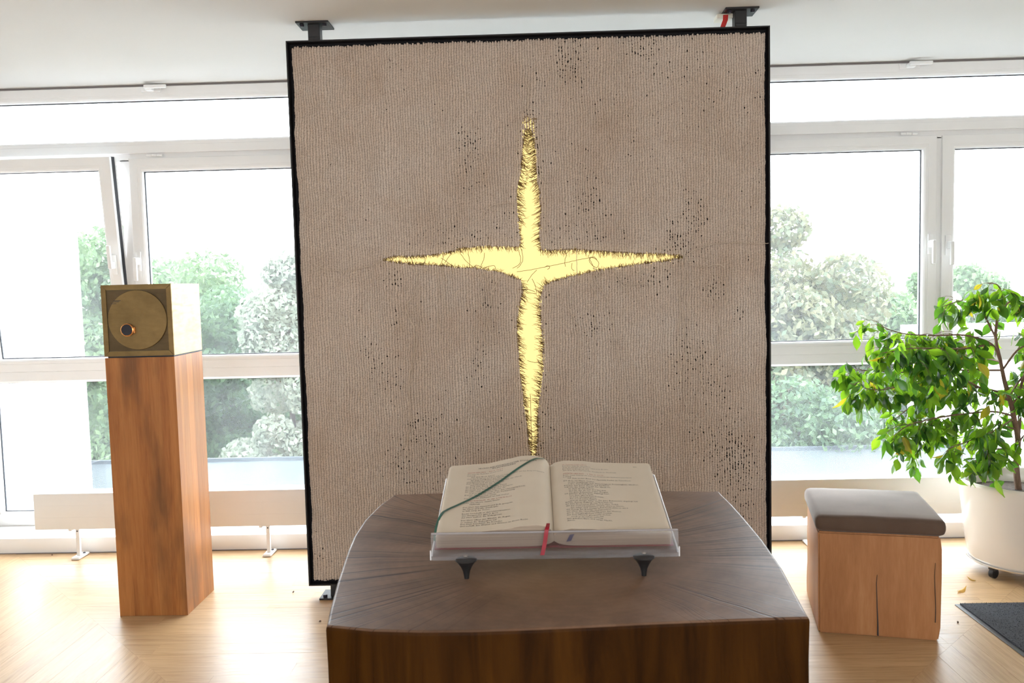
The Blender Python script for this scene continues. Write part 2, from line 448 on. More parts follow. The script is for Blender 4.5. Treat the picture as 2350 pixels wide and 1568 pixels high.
CROSS = [(1205,300),(1218,296),(1224,325),(1227,370),(1231,420),(1238,440),(1240,480),(1238,520),(1238,560),(1240,575),(1262,576),(1320,573),(1360,577),(1400,579),(1470,583),(1520,583),(1560,587),(1568,590),(1530,598),(1490,602),(1440,610),(1400,616),(1360,622),(1320,632),(1285,641),(1262,648),(1246,656),(1238,690),(1240,720),(1246,790),(1245,840),(1239,880),(1235,930),(1234,990),(1229,1050),(1227,1090),(1222,1090),(1218,1050),(1213,1000),(1208,950),(1198,880),(1193,840),(1190,790),(1187,740),(1193,700),(1200,668),(1195,642),(1150,625),(1100,617),(1050,613),(1000,608),(940,605),(900,601),(878,597),(905,589),(950,590),(1000,585),(1040,578),(1060,570),(1100,566),(1150,566),(1190,567),(1197,560),(1192,520),(1190,480),(1188,440),(1196,400),(1200,350)]
cr = np.array([[onY(a, b, PYF).x - .005, onY(a, b, PYF).z] for a, b in CROSS])
def inside(px, pz, poly):
    r = np.zeros(px.shape, bool); n = len(poly)
    for i in range(n):
        x0, z0 = poly[i]; x1, z1 = poly[(i + 1) % n]
        c = ((z0 > pz) != (z1 > pz)) & (px < (x1 - x0) * (pz - z0) / (z1 - z0 + 1e-12) + x0)
        r ^= c
    return r
def pdist(px, pz, poly):
    d = np.full(px.shape, 1e9); n = len(poly)
    for i in range(n):
        a = poly[i]; b = poly[(i + 1) % n]; ab = b - a; L2 = ab @ ab
        t = np.clip(((px - a[0]) * ab[0] + (pz - a[1]) * ab[1]) / L2, 0, 1)
        d = np.minimum(d, (px - a[0] - t * ab[0]) ** 2 + (pz - a[1] - t * ab[1]) ** 2)
    return np.sqrt(d)
def snoise(x, z, s, seed, oct=3):
    r = np.zeros(x.shape); rg = np.random.default_rng(seed); amp = 1
    for o in range(oct):
        for k in range(5):
            a = rg.uniform(0, 2 * math.pi); ph = rg.uniform(0, 6.28); f = rg.uniform(.6, 1.4) * 2 * math.pi / s
            r += amp * np.sin((x * math.cos(a) + z * math.sin(a)) * f + ph) / 3
        s /= 2.1; amp *= .55
    return r
NR, CPR = 176, 5
FX0, FX1, FZ0, FZ1 = -1.040, 1.043, .070, 2.492
rows = 654; cols = NR * CPR + 1
ii, jj = np.meshgrid(np.arange(cols), np.arange(rows))
x = FX0 + (FX1 - FX0) * ii / (cols - 1); z = FZ0 + (FZ1 - FZ0) * jj / (rows - 1)
rib = ii // CPR; ph = (ii % CPR) / CPR
ribr = np.random.default_rng(3).uniform(0, 1, NR + 2)
prof = np.sqrt(np.clip(np.sin(ph * math.pi), 0, 1))
st = np.sin(2 * math.pi * (jj / 3.0 + ribr[rib] * 1.0) + snoise(x, z, .2, 5) * 1.5)
dcr = pdist(x, z, cr)
dep = -(0.0060 * prof * (1 + .28 * np.sign(st) * np.abs(st) ** .5) + 0.0005 * rng.standard_normal(x.shape) * (prof > 0.1))
dep -= 0.004 * snoise(x, z, .8, 11) + 0.0016 * snoise(x, z, .12, 12)
dep -= 0.010 * np.exp(-(dcr / .035) ** 2)
dep = np.clip(dep, -.026, .012)
# the weave wobbles sideways and swings round the slit
xw = x + .0030 * snoise(x * 2.5, z, .5, 21) + .0012 * snoise(x, z, .07, 22) + 0.0006 * rng.standard_normal(x.shape)
zw = z + .0010 * rng.standard_normal(x.shape)
edge = np.minimum.reduce([x - FX0, FX1 - x, z - FZ0, FZ1 - z]); dep += .010 * np.exp(-edge / .008)
corner = np.hypot(np.maximum(0, .02 - (x - FX0)) + np.maximum(0, .02 - (FX1 - x)), np.maximum(0, .02 - (z - FZ0)) + np.maximum(0, .02 - (FZ1 - z)))
fcx = (x[:-1, :-1] + x[1:, 1:]) / 2; fcz = (z[:-1, :-1] + z[1:, 1:]) / 2
kill = inside(fcx + .0015 * rng.standard_normal(fcx.shape), fcz + .002 * rng.standard_normal(fcx.shape), cr)
kill |= (corner[:-1, :-1] > .0215)
# ragged top and bottom ends of each rib
rr = np.random.default_rng(8).integers(0, 3, NR + 1)[np.minimum(rib[:-1, :-1], NR)]
phc = ph[:-1, :-1]
kill |= (jj[:-1, :-1] >= rows - 1 - rr - (np.abs(phc - .4) > .25) * 1)
kill |= (jj[:-1, :-1] < np.random.default_rng(9).integers(0, 3, NR + 1)[np.minimum(rib[:-1, :-1], NR)])
# little holes between the ribs, in clusters
CL = [(1310,120,26,45,.16),(1485,105,22,35,.14),(1300,160,40,30,.05),(1075,355,16,40,.20),(1350,470,22,40,.14),(1310,540,60,25,.09),(1590,500,20,45,.14),(1570,545,30,25,.16),(1545,570,30,20,.12),
 (1100,545,60,20,.08),(1150,540,40,40,.06),(985,560,40,30,.05),(1590,830,25,50,.12),(1645,880,15,45,.10),(1365,750,22,22,.14),(1480,640,45,18,.12),(860,840,16,30,.12),(900,870,14,45,.12),(905,740,8,20,.1),
 (970,990,25,30,.18),(920,1060,22,40,.12),(1000,1060,30,40,.08),(1685,1060,30,50,.28),(1640,1020,25,30,.14),(1720,1130,14,60,.10),(1700,1180,15,40,.08),(1100,850,14,30,.10),(1110,750,18,35,.07),(1125,690,14,20,.14),
 (905,640,14,25,.14),(1390,620,50,14,.09),(1213,294,10,22,.75),(1213,330,16,30,.25),(1230,380,8,60,.18),(1235,640,8,40,.1),(1245,780,7,80,.16),(1245,960,8,60,.12),(1200,850,7,70,.12),(735,1290,16,40,.05),(1540,160,90,60,.02),(1500,300,120,100,.008),(900,150,12,10,.08),(1640,660,14,14,.15),(1700,720,8,8,.2),(1120,1010,25,20,.04),(1005,1000,20,50,.07),(1740,300,12,120,.02)]
dens = np.full(fcx.shape, .0009)
for a, b, sa, sb, dd in CL:
    c_ = onY(a, b, PYF); k_ = PYF / F
    dens = np.maximum(dens, dd * np.exp(-.5 * (((fcx - c_.x + .005) / (sa * k_)) ** 2 + ((fcz - c_.z) / (sb * k_)) ** 2)))
dens = dens * (0.5 + 1.0 * (snoise(fcx, fcz, .05, 33) > 0))
valley = ((ii[:-1, :-1] % CPR) == 0)
h0 = valley & (rng.uniform(0, 1, fcx.shape) < dens * 1.25)
kill |= h0
k2 = h0 & (rng.uniform(0, 1, fcx.shape) < .30)
kill[:, :-1] |= k2[:, 1:]
k3 = h0 & (rng.uniform(0, 1, fcx.shape) < .22); kill[1:, :] |= k3[:-1, :]; kill[1:, :-1] |= k3[:-1, 1:]
idx = (jj * cols + ii)
q = np.stack([idx[:-1, :-1], idx[:-1, 1:], idx[1:, 1:], idx[1:, :-1]], -1)[~kill]
me = bpy.data.meshes.new('woven_fabric')
me.vertices.add(x.size); me.vertices.foreach_set('co', np.stack([xw, dep + .018, zw], -1).reshape(-1).astype(np.float32))
me.loops.add(q.size); me.loops.foreach_set('vertex_index', q.reshape(-1).astype(np.int32))
me.polygons.add(len(q)); me.polygons.foreach_set('loop_start', np.arange(0, q.size, 4, dtype=np.int32))
me.update(calc_edges=True)
at_ = me.attributes.new('gap_shade', 'FLOAT', 'POINT')
gapm = np.clip((1 - prof) * (.45 + .75 * (st < -.1)) * (.6 + .8 * rng.uniform(0, 1, x.shape)) + .35 * (rng.uniform(0, 1, x.shape) < .10), 0, 1)  # rib valleys darkened as painted shade, with dark backing in the gaps
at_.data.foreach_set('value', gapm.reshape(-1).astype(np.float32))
me.polygons.foreach_set('use_smooth', np.ones(len(q), bool))
def fabric_mat():
    m = M('woven_jute')
    n1 = m.noise(m.coord(), 2.2, 4, 0.6); n2 = m.noise(m.coord((1, 1, .8)), 240, 3, 0.7); n3 = m.noise(m.coord((1, 1, .25)), 14, 3, .6)
    c = m.ramp(n1, [(0.30, (0.70, 0.56, 0.45)), (0.50, (0.79, 0.665, 0.56)), (0.70, (0.84, 0.74, 0.65))])
    c = m.mix(m.ramp(n2, [(0.35, .42), (0.6, 0.0)]), c, (0.30, 0.23, 0.18))
    c = m.mix(m.ramp(n3, [(0.45, 0.0), (0.8, .35)]), c, (0.70, 0.63, 0.56))
    atn = m.n('ShaderNodeAttribute'); atn.attribute_name = 'gap_shade'; c = m.mix(m.math('MULTIPLY', atn.outputs['Fac'], .72), c, (0.20, 0.145, 0.10))
    m.color(c); m.set(Roughness=0.95); m.b.inputs['Specular IOR Level'].default_value = 0.1
    # fibres let a little of the lamp light through
    tlc = m.n('ShaderNodeBsdfTranslucent'); m.l(c, tlc.inputs[0]); mx = m.n('ShaderNodeMixShader'); mx.inputs[0].default_value = .12
    m.l(m.b.outputs[0], mx.inputs[1]); m.l(tlc.outputs[0], mx.inputs[2]); m.l(mx.outputs[0], m.o.inputs[0])
    m.bump(n2, 0.5, 0.001)
    return m.m
MT['fabric'] = fabric_mat()
link('woven_fabric', me, MT['fabric'], panel)
# lamp sheet behind the slit
lm = M('yellow_lamp_sheet'); lm.b.inputs['Base Color'].default_value = (.10, .08, .02, 1)
lm.b.inputs['Emission Color'].default_value = (1.0, 0.76, 0.29, 1); lm.b.inputs['Emission Strength'].default_value = 0.39
cc = cr.mean(0); n = len(cr)
# outline pushed outwards by 12 mm
off = []
for i in range(n):
    a, b, c_ = cr[i - 1], cr[i], cr[(i + 1) % n]
    t = (c_ - a); t /= np.linalg.norm(t) + 1e-9
    off.append(b + np.array([-t[1], t[0]]) * (.010))
sgn = 0.5 * sum(cr[i][0] * cr[(i + 1) % n][1] - cr[(i + 1) % n][0] * cr[i][1] for i in range(n))
if sgn > 0: off = [2 * np.array(b) - o for b, o in zip(cr, off)]
bm = bmesh.new(); vs = [bm.verts.new((o[0], .036, o[1] + (.055 if o[1] > 2.02 else 0))) for o in off]
es = [bm.edges.new((vs[i], vs[(i + 1) % n])) for i in range(n)]
bmesh.ops.triangle_fill(bm, edges=es, use_beauty=True, normal=(0, -1, 0))
r_ = bmesh.ops.extrude_face_region(bm, geom=bm.faces[:])
for v_ in [e for e in r_['geom'] if isinstance(e, bmesh.types.BMVert)]: v_.co.y += .005
bmesh.ops.recalc_face_normals(bm, faces=bm.faces[:])
B('light_panel', bm, lm.m, panel)
# frayed fringe along the slit
def thr_mat(name, c):
    m = M(name); m.color(m.ramp(m.noise(m.coord(), 300, 3), [(0.3, tuple(k * .7 for k in c)), (0.7, c)])); m.set(Roughness=.95)
    m.b.inputs['Specular IOR Level'].default_value = 0.1
    tlc = m.n('ShaderNodeBsdfTranslucent'); tlc.inputs[0].default_value = (*c, 1); mx = m.n('ShaderNodeMixShader'); mx.inputs[0].default_value = .5
    m.l(m.b.outputs[0], mx.inputs[1]); m.l(tlc.outputs[0], mx.inputs[2]); m.l(mx.outputs[0], m.o.inputs[0]); return m.m
MT['thread'] = thr_mat('jute_thread', (0.40, 0.26, 0.10)); MT['pale'] = thr_mat('pale_thread', (0.82, 0.73, 0.63))
fp = []
for i in range(n):
    a, b = cr[i], cr[(i + 1) % n]; L = np.linalg.norm(b - a); t = (b - a) / L
    nin = np.array([t[1], -t[0]]) if sgn < 0 else np.array([-t[1], t[0]])
    for k in range(max(1, int(L / .0021))):
        s = random.random(); p0 = a + (b - a) * s
        m_ = np.array(CROSS[i]); vert = m_[1] < 560 or m_[1] > 645
        left = nin[0] > 0
        ln = random.choice((random.uniform(.006, .018), random.uniform(.012, .036))) * (1.15 if vert else .8)
        if m_[1] < 400: ln *= random.uniform(.8, 1.3)
        if m_[1] > 900: ln *= .8
        if not vert: ln *= (.55 if nin[1] > 0 else 1.0)
        if not vert and (m_[0] < 1040 and nin[1] < 0): ln *= .45
        d = nin + t * random.uniform(-.5, .5)
        if vert: d = d + np.array([0, -.55 if left or m_[1] < 560 else .35])
        if m_[1] < 560 and not left: d = nin + np.array([0, -.45])
        d /= np.linalg.norm(d)
        p1 = p0 + d * ln * .5 + np.array([random.uniform(-.003, .003), random.uniform(-.003, .003)]); p2 = p0 + d * ln + np.array([random.uniform(-.005, .005), random.uniform(-.006, .004)])
        p_ = p0 - d * .006; y = .004 + random.uniform(-.006, .008)
        fp.append(([(p_[0], y + .002, p_[1]), (p0[0], y, p0[1]), (p1[0], y + random.uniform(-.004, .004), p1[1]), (p2[0], y + random.uniform(-.006, .006), p2[1])], [.0012, .0012, .0009, .0005]))
        if random.random() < .28:      # forked end
            p3 = p1 + (p2 - p1) * .9 + np.array([random.uniform(-.008, .008), random.uniform(-.008, .008)])
            fp.append(([(p1[0], y, p1[1]), (p3[0], y, p3[1])], [.0007, .0004]))
# speckled weave at the top end of the slit and the thin foot of it
for k in range(150):
    a = random.uniform(1200, 1228); b = random.uniform(268, 425) if k < 110 else random.uniform(960, 1060)
    if k >= 110: a = random.uniform(1212, 1236)
    P0 = onY(a, b, PYF); w_ = random.uniform(.006, .016)
    fp.append(([(P0.x - w_ * .6, .002, P0.z + .003), (P0.x, -.002, P0.z), (P0.x + w_ * .6, .003, P0.z + random.uniform(-.004, .008))], [.0012, .0013, .001]))
v, f = tubes(fp, 3)
tag(V('frayed_fringe', v, f, MT['thread'], panel, smooth=True, angle=80), kind='stuff')
# loose threads hanging from and crossing the slit (single parts)
def thread(pts, r=.0011, mat='pale', y=-.0125, jit=.0018):
    P_ = []
    for q_ in pts:
        w_ = onY(q_[0], q_[1], PYF); P_.append((w_.x - .005, y, w_.z))
    s_ = spline(P_, 7); s_ = [p_ + Vector((random.gauss(0, jit * .5), random.gauss(0, jit * .4), random.gauss(0, jit * .3))) for p_ in s_]
    tubeo('loose_thread', [(s_, [r] * len(s_))], MT[mat], panel, n=5)
TH = [[(945,608),(958,640),(950,680),(932,700),(940,730),(952,760),(948,820),(938,880),(942,960),(932,1040),(940,1090)],
 [(958,640),(962,720),(955,800),(945,860),(938,930)],[(1003,615),(1008,680),(1005,730),(1015,790)],[(1015,612),(1017,640),(1018,710)],
 [(1110,625),(1118,660),(1105,690),(1112,740),(1104,800),(1100,850)],[(1132,640),(1128,690),(1120,740),(1132,780),(1118,790),(1112,770),(1122,730)],[(1150,630),(1140,650),(1133,665)],
 [(1312,635),(1305,660),(1303,700),(1325,750),(1328,800),(1324,850)],[(1322,560),(1323,600),(1326,640),(1330,656)],[(1355,622),(1355,650),(1365,670),(1368,700),(1362,760),(1366,820)],[(1362,625),(1368,650),(1390,680),(1402,720),(1410,760),(1420,830)],
 [(1405,618),(1420,640),(1428,655),(1440,665),(1432,678)],[(1430,650),(1450,655),(1475,650),(1490,635),(1505,610)],[(1360,615),(1375,625),(1380,635),(1372,640),(1366,630)],
 [(1567,590),(1590,575),(1610,568),(1640,560),(1690,557),(1730,560),(1762,559)],[(1572,592),(1585,608),(1610,614),(1640,608),(1658,612),(1665,640),(1666,700)],
 [(1560,596),(1556,640),(1560,700),(1556,780),(1560,880)],[(1566,598),(1570,650),(1568,730),(1572,800),(1568,900),(1578,960)],[(1573,600),(1578,660),(1580,760),(1583,860),(1578,930)],[(1600,800),(1605,860),(1618,900),(1622,940),(1610,960),(1596,950),(1600,910),(1608,880)],
 [(878,597),(850,610),(800,622),(750,618),(720,605)],[(1190,455),(1180,465),(1150,468),(1125,475),(1108,495),(1100,520)],[(1235,400),(1250,420),(1255,430)],[(1265,540),(1285,550),(1300,556)],[(1206,180),(1212,210),(1210,250),(1214,268)],
 [(980,612),(978,622),(972,618),(975,610)],[(930,1010),(920,1040),(905,1055)],[(1640,700),(1650,760),(1642,820),(1648,880)]]
for t_ in TH: thread(t_, r=random.uniform(.0010, .0017))
TD = [[(925,588),(934,595),(936,606)],[(940,588),(946,600),(950,612)],[(974,588),(975,600),(968,606)],[(1018,578),(1016,595),(1010,608)],[(1012,592),(1024,600),(1038,611)],[(1035,583),(1026,595),(1020,605)],[(1058,583),(1068,598),(1085,613)],
 [(1074,582),(1078,600),(1077,615)],[(1112,580),(1110,595),(1103,612)],[(1085,614),(1094,609),(1104,613),(1110,616),(1120,612),(1134,610),(1138,618)],[(1190,575),(1195,595),(1190,608),(1176,616)],[(1197,572),(1200,595),(1193,610),(1186,616)],
 [(1186,624),(1215,620),(1250,613),(1290,605),(1330,596),(1365,590)],[(1250,614),(1256,610),(1262,614),(1256,619)],[(1232,620),(1220,632),(1210,648)],[(1300,585),(1296,600),(1298,612)],[(1313,604),(1312,616),(1318,622)],
 [(1355,590),(1366,594),(1374,604),(1370,614),(1358,608),(1352,596),(1362,590),(1370,596)],[(1350,585),(1356,600),(1364,615)],[(1515,583),(1512,592)],[(1190,440),(1196,435),(1206,432)],[(1210,828),(1225,832),(1240,832)],[(1204,664),(1215,672),(1232,674)],[(1221,640),(1228,655),(1232,672)],[(1217,905),(1218,950),(1220,1000),(1219,1045)],[(1190,664),(1210,664),(1228,670)]]
for t_ in TD: thread(t_, r=.0011, mat='thread', y=.002, jit=.001)
# steel brackets to ceiling and floor
for sx in (-1, 1):
    bx = sx * .932
    br = boxo('ceiling_bracket', (bx - .026, bx + .026, .0, .05, PZ1 - .002, ZC - .006), MT['black'], panel, bev=.002)
    boxo('plate', (bx - .072, bx + .072, -.03, .085, ZC - .008, ZC - .0002), MT['black'], br, bev=.001)
    boxo('socket', (bx - .024, bx + .024, -.002, .052, PZ1 - .001, PZ1 + .014), MT['black'], br, bev=.002)
    for dx in (-.05, .05):
        bm = bmesh.new(); lathe(bm, [(.010, ZC - .009), (.010, ZC - .017), (.008, ZC - .0185)], (bx + dx, -.005, 0), 12); B('bolt', bm, MT['bolt'], br, smooth=True)
    fb = boxo('floor_bracket', (bx - .026, bx + .026, .0, .05, .006, PZ0 + .002), MT['black'], panel, bev=.002)
    boxo('plate', (bx - .072, bx + .072, -.03, .085, 0.0003, .008), MT['black'], fb, bev=.001)
    for dx in (-.05, .05):
        bm = bmesh.new(); lathe(bm, [(.010, .008), (.010, .016), (.008, .0175)], (bx + dx, -.005, 0), 12); B('bolt', bm, MT['bolt'], fb, smooth=True)
# small cream cable box with a red strap beside the upper bracket
sb = boxo('cable_box', (.836, .905, .028, .10, 2.557, 2.576), MT['whitebox'], panel, bev=.002, seg=2); sb['label'] = 'small cream cable box beside the bracket'
V('red_strap', [(.862, .026, 2.570), (.884, .026, 2.570), (.882, .024, 2.548), (.860, .024, 2.548), (.868, .022, 2.512), (.846, .022, 2.512), (.862, .0275, 2.570), (.884, .0275, 2.570), (.882, .0255, 2.548), (.860, .0255, 2.548), (.868, .0235, 2.512), (.846, .0235, 2.512)],
  [(0, 3, 2, 1), (3, 5, 4, 2), (6, 7, 8, 9), (9, 8, 10, 11), (0, 6, 9, 3), (3, 9, 11, 5), (1, 2, 8, 7), (2, 4, 10, 8), (5, 11, 10, 4), (0, 1, 7, 6)], MT['red'], sb)

# ------------------------------------------------------------------ pedestal and brass tabernacle
MT['ped'] = wood('oiled_plane_wood', [(0.25, (0.20, 0.065, 0.015)), (0.42, (0.34, 0.125, 0.032)), (0.6, (0.44, 0.18, 0.05)), (0.8, (0.52, 0.24, 0.075))], grain=(10, 10, .5), rnd=.30, stain=(.62, (0.10, 0.040, 0.016)), axis_rough=.42)
ped = empty('pedestal', (-1.694, 3.672, 0)); tag(ped, 'tall square reddish-brown laminated wood pedestal under the brass box', 'pedestal')
ws = [.066, .056, .062, .050, .068]; xs = [-.151]
for w_ in ws: xs.append(xs[-1] + w_)
for i in range(5):
    for j in range(5):
        if 0 < i < 4 and 0 < j < 4: continue
        boxo('stave', (xs[i] + .00003, xs[i + 1] - .00003, xs[j] + .00003, xs[j + 1] - .00003, 0.0, 1.1435), MT['ped'], ped, bev=.00025)
def brass(name, col, rough=.38, metal=.85):
    m = M(name); n1 = m.noise(m.coord(), 7, 6, .65); n2 = m.noise(m.coord((3, 3, 14)), 6, 4, .6)
    c = m.ramp(n1, [(0.3, tuple(k * .72 for k in col)), (0.6, col), (0.8, tuple(min(1, k * 1.15) for k in col))])
    m.color(c); m.set(Metallic=metal); m.rough(m.ramp(n2, [(0.3, rough - .08), (0.7, rough + .12)])); return m.m
MT['brass'] = brass('aged_brass', (0.24, 0.165, 0.07), .45); MT['brassdark'] = brass('dull_brass', (0.125, 0.09, 0.05), .5); MT['brassbox'] = brass('brass_sheet', (0.50, 0.38, 0.18), .5, .75)
MT['copper'] = brass('copper_rim', (0.75, 0.35, 0.12), .25); MT['navy'] = plain('navy_enamel', (0.006, 0.007, 0.02), .25, var=.3, scale=80)
tb = empty('tabernacle', (-1.694, 3.672, 1.144)); tag(tb, 'square brass tabernacle box with round door and dark lock on the wooden pedestal', 'tabernacle')
TW = .152; TH_ = .308; TB = .006
boxo('plinth', (-TW + .012, TW - .004, -TW + .006, TW - .006, 0.0, TB), MT['gasket'], tb)
boxo('casing', (-TW, TW, -TW + .006, TW, TB, TB + TH_), MT['brassbox'], tb, bev=.001)
fw = .021
z0, z1 = TB, TB + TH_
for q4 in (((-TW, z0), (TW, z0), (TW - fw, z0 + fw), (-TW + fw, z0 + fw)), ((TW, z0), (TW, z1), (TW - fw, z1 - fw), (TW - fw, z0 + fw)), ((TW, z1), (-TW, z1), (-TW + fw, z1 - fw), (TW - fw, z1 - fw)), ((-TW, z1), (-TW, z0), (-TW + fw, z0 + fw), (-TW + fw, z1 - fw))):
    cxx = sum(a for a, b in q4) / 4; czz = sum(b for a, b in q4) / 4
    q5 = [(a + (cxx - a) * .002, b + (czz - b) * .006) for a, b in q4]
    V('door_frame', [(a, -TW, b) for a, b in q5] + [(a, -TW + .0061, b) for a, b in q5], [(0, 1, 2, 3), (7, 6, 5, 4), (0, 4, 5, 1), (1, 5, 6, 2), (2, 6, 7, 3), (3, 7, 4, 0)], MT['brass'], tb)
boxo('door_plate', (-TW + fw + .001, TW - fw - .001, -TW + .003, -TW + .0062, z0 + fw + .001, z1 - fw - .001), MT['brassdark'], tb)
bm = bmesh.new(); lathe(bm, [(.128, .003), (.128, -.003), (.1265, -.0042)], (.002, -TW, (z0 + z1) / 2 + .002), 72, axis='Y'); dr = B('round_door', bm, MT['brass'], tb, smooth=True, angle=30)
bm = bmesh.new(); lathe(bm, [(.026, -.003), (.028, -.008), (.028, -.016), (.024, -.018), (.024, -.0165)], (-.040, -TW, (z0 + z1) / 2 - .040), 40, axis='Y'); B('lock_rim', bm, MT['copper'], dr, smooth=True, angle=30)
bm = bmesh.new(); lathe(bm, [(.0238, -.012), (.0238, -.0172), (.0225, -.0180)], (-.040, -TW, (z0 + z1) / 2 - .040), 40, axis='Y'); B('lock_cover', bm, MT['navy'], dr, smooth=True, angle=30)
boxo('lock_hinge', (-.0135, -.0075, -TW - .013, -TW - .004, (z0 + z1) / 2 - .055, (z0 + z1) / 2 - .028), MT['copper'], dr, bev=.001)
# faint file marks on the door edge
bm = bmesh.new()
for k, (a, b, c2) in enumerate(((-.098, -.065, .086), (-.096, -.070, .0845), (-.100, -.074, .080), (-.108, -.085, .074))): box(bm, a, b, -TW - .0044, -TW - .0041, (z0 + z1) / 2 + c2 - .0009, (z0 + z1) / 2 + c2 + .0009)
B('scratch', bm, MT['gasket'], dr)

# ------------------------------------------------------------------ altar block
def altar_mat():
    m = M('altar_end_grain')
    tc = m.n('ShaderNodeTexCoord'); sp = m.n('ShaderNodeSeparateXYZ'); m.l(tc.outputs['Object'], sp.inputs[0])
    wob = m.noise(tc.outputs['Object'], 5, 2, .5)
    X_ = m.math('ADD', sp.outputs[0], m.math('MULTIPLY', m.math('SUBTRACT', wob, .5), .05)); Y_ = m.math('ADD', m.math('ADD', sp.outputs[1], .0), m.math('MULTIPLY', m.math('SUBTRACT', wob, .5), .04))
    ang = m.math('ARCTAN2', Y_, X_); r = m.math('SQRT', m.math('ADD', m.math('MULTIPLY', X_, X_), m.math('MULTIPLY', Y_, Y_)))
    cb = m.n('ShaderNodeCombineXYZ'); m.l(m.math('COSINE', ang), cb.inputs[0]); m.l(m.math('SINE', ang), cb.inputs[1])
    na = m.noise(cb.outputs[0], 24, 1.5, .6)
    d = m.math('MULTIPLY', m.math('ABSOLUTE', m.math('SUBTRACT', na, .5)), r)
    crack = m.ramp(d, [(0.0028, 1.0), (0.0070, 0.0)])
    cb2 = m.n('ShaderNodeCombineXYZ'); m.l(m.math('MULTIPLY', m.math('COSINE', ang), 3.0), cb2.inputs[0]); m.l(m.math('MULTIPLY', m.math('SINE', ang), 3.0), cb2.inputs[1]); m.l(m.math('MULTIPLY', r, 5.0), cb2.inputs[2])
    gate = m.ramp(m.noise(cb2.outputs[0], 1.4, 2, .5), [(0.28, 0.0), (0.36, 1.0)])
    rin = m.ramp(r, [(0.21, 0.0), (0.29, 1.0)])
    side_ = m.ramp(m.math('ABSOLUTE', m.math('COSINE', ang)), [(0.45, 0.0), (0.68, 1.0)])
    crack = m.math('MULTIPLY', m.math('MULTIPLY', m.math('MULTIPLY', crack, gate), rin), side_)
    # growth rings
    rg = m.math('SINE', m.math('MULTIPLY', m.math('ADD', r, m.math('MULTIPLY', wob, .03)), 420.0)); rings = m.math('MULTIPLY_ADD', rg, .5, .5)
    base = m.ramp(m.noise(tc.outputs['Object'], 5, 8, .68), [(0.3, (0.115, 0.064, 0.040)), (0.5, (0.19, 0.110, 0.070)), (0.7, (0.28, 0.175, 0.118))])
    base = m.mix(m.math('MULTIPLY', rings, .10), base, (0.10, 0.06, 0.04))
    ctr = m.ramp(r, [(0.05, 1.0), (0.30, 0.0)]); base = m.mix(m.math('MULTIPLY', ctr, .35), base, (0.25, 0.135, 0.066))
    top = m.mix(m.math('MULTIPLY', crack, .95), base, (0.022, 0.008, 0.005))
    # sides: long grain
    v = m.coord((9, 9, .9)); s1 = m.noise(v, 2.2, 6, .6, .6)
    side = m.ramp(s1, [(0.3, (0.016, 0.005, 0.0004)), (0.5, (0.040, 0.014, 0.0012)), (0.7, (0.070, 0.026, 0.0025))])
    ge = m.n('ShaderNodeNewGeometry'); sn = m.n('ShaderNodeSeparateXYZ'); m.l(ge.outputs['Normal'], sn.inputs[0])
    m.color(m.mix(m.ramp(sn.outputs[2], [(0.45, 0.0), (0.75, 1.0)]), side, top))
    m.rough(m.ramp(m.noise(tc.outputs['Object'], 9, 4, .6), [(0.3, .40), (0.7, .52)])); m.l(m.ramp(sn.outputs[2], [(0.45, 0.06), (0.75, 0.30)]), m.b.inputs['Specular IOR Level'])
    m.bump(m.math('ADD', m.math('MULTIPLY', crack, -1.0), m.math('MULTIPLY', m.noise(tc.outputs['Object'], 30, 4, .6), .35)), .25, .0012)
    return m.m
MT['altar'] = altar_mat()
ZT = .92
opx = [(748,1437),(850,1447),(960,1450),(1080,1449),(1200,1445),(1360,1438),(1500,1431),(1680,1424),(1858,1418),(1832,1370),(1795,1302),(1752,1240),(1715,1196),(1680,1157),(1650,1128),(1560,1127),(1400,1127),(1240,1127),(1060,1130),(905,1135),(870,1160),(836,1194),(812,1230),(798,1262),(775,1330),(757,1395)]
out = [onZ(a, b, ZT) for a, b in opx]
ac = Vector((.045, 1.50, 0))
# the pith sits a little to the front of the block, where the cracks point
poly = []
for i in range(len(out)):
    a, b = out[i], out[(i + 1) % len(out)]
    for k in range(4): poly.append((a.lerp(b, k / 4)).xy - ac.xy)
# rounded top edge and hewn sides
bm = bmesh.new(); loops = []
def inset(pl, d):
    n_ = len(pl); o_ = []
    for i in range(n_):
        t = (pl[(i + 1) % n_] - pl[i - 1]).normalized(); o_.append(pl[i] + Vector((-t.y, t.x)) * d)
    return o_
for d, zz in ((.000, 0.0), (.000, .3), (.0, .6), (.0, .86), (.0, .9120), (.0, .9138), (.0007, .9168), (.0022, .9190), (.0045, .92), (.0060, .92), (.010, .92), (.03, .92), (.09, .92)):
    pl = inset(poly, d) if d < .02 else [p_ * (1 - (d - .01) * 2.2) for p_ in inset(poly, .010)]
    lp = []
    for p_ in pl:
        wv = 0
        if zz < .91:
            wv = .0035 * noise.noise(Vector((p_.x * 7, p_.y * 7, zz * 5))); 
        k_ = 1 + wv / max(.1, p_.length)
        if zz < .5: k_ *= 1 - (0.5 - zz) * .03
        lp.append(bm.verts.new((p_.x * k_, p_.y * k_, zz)))
    loops.append(lp)
for a, b in zip(loops, loops[1:]):
    for i in range(len(a)):
        j = (i + 1) % len(a); bm.faces.new((a[i], a[j], b[j], b[i]))
bm.faces.new(loops[-1]); bm.faces.new(loops[0][::-1])
bmesh.ops.recalc_face_normals(bm, faces=bm.faces[:])
al = B('altar_block', bm, MT['altar'], None, smooth=True, angle=50); al.location = (ac.x, ac.y, 0); tag(al, 'massive dark wooden altar block with cracked top carrying the open book', 'altar')

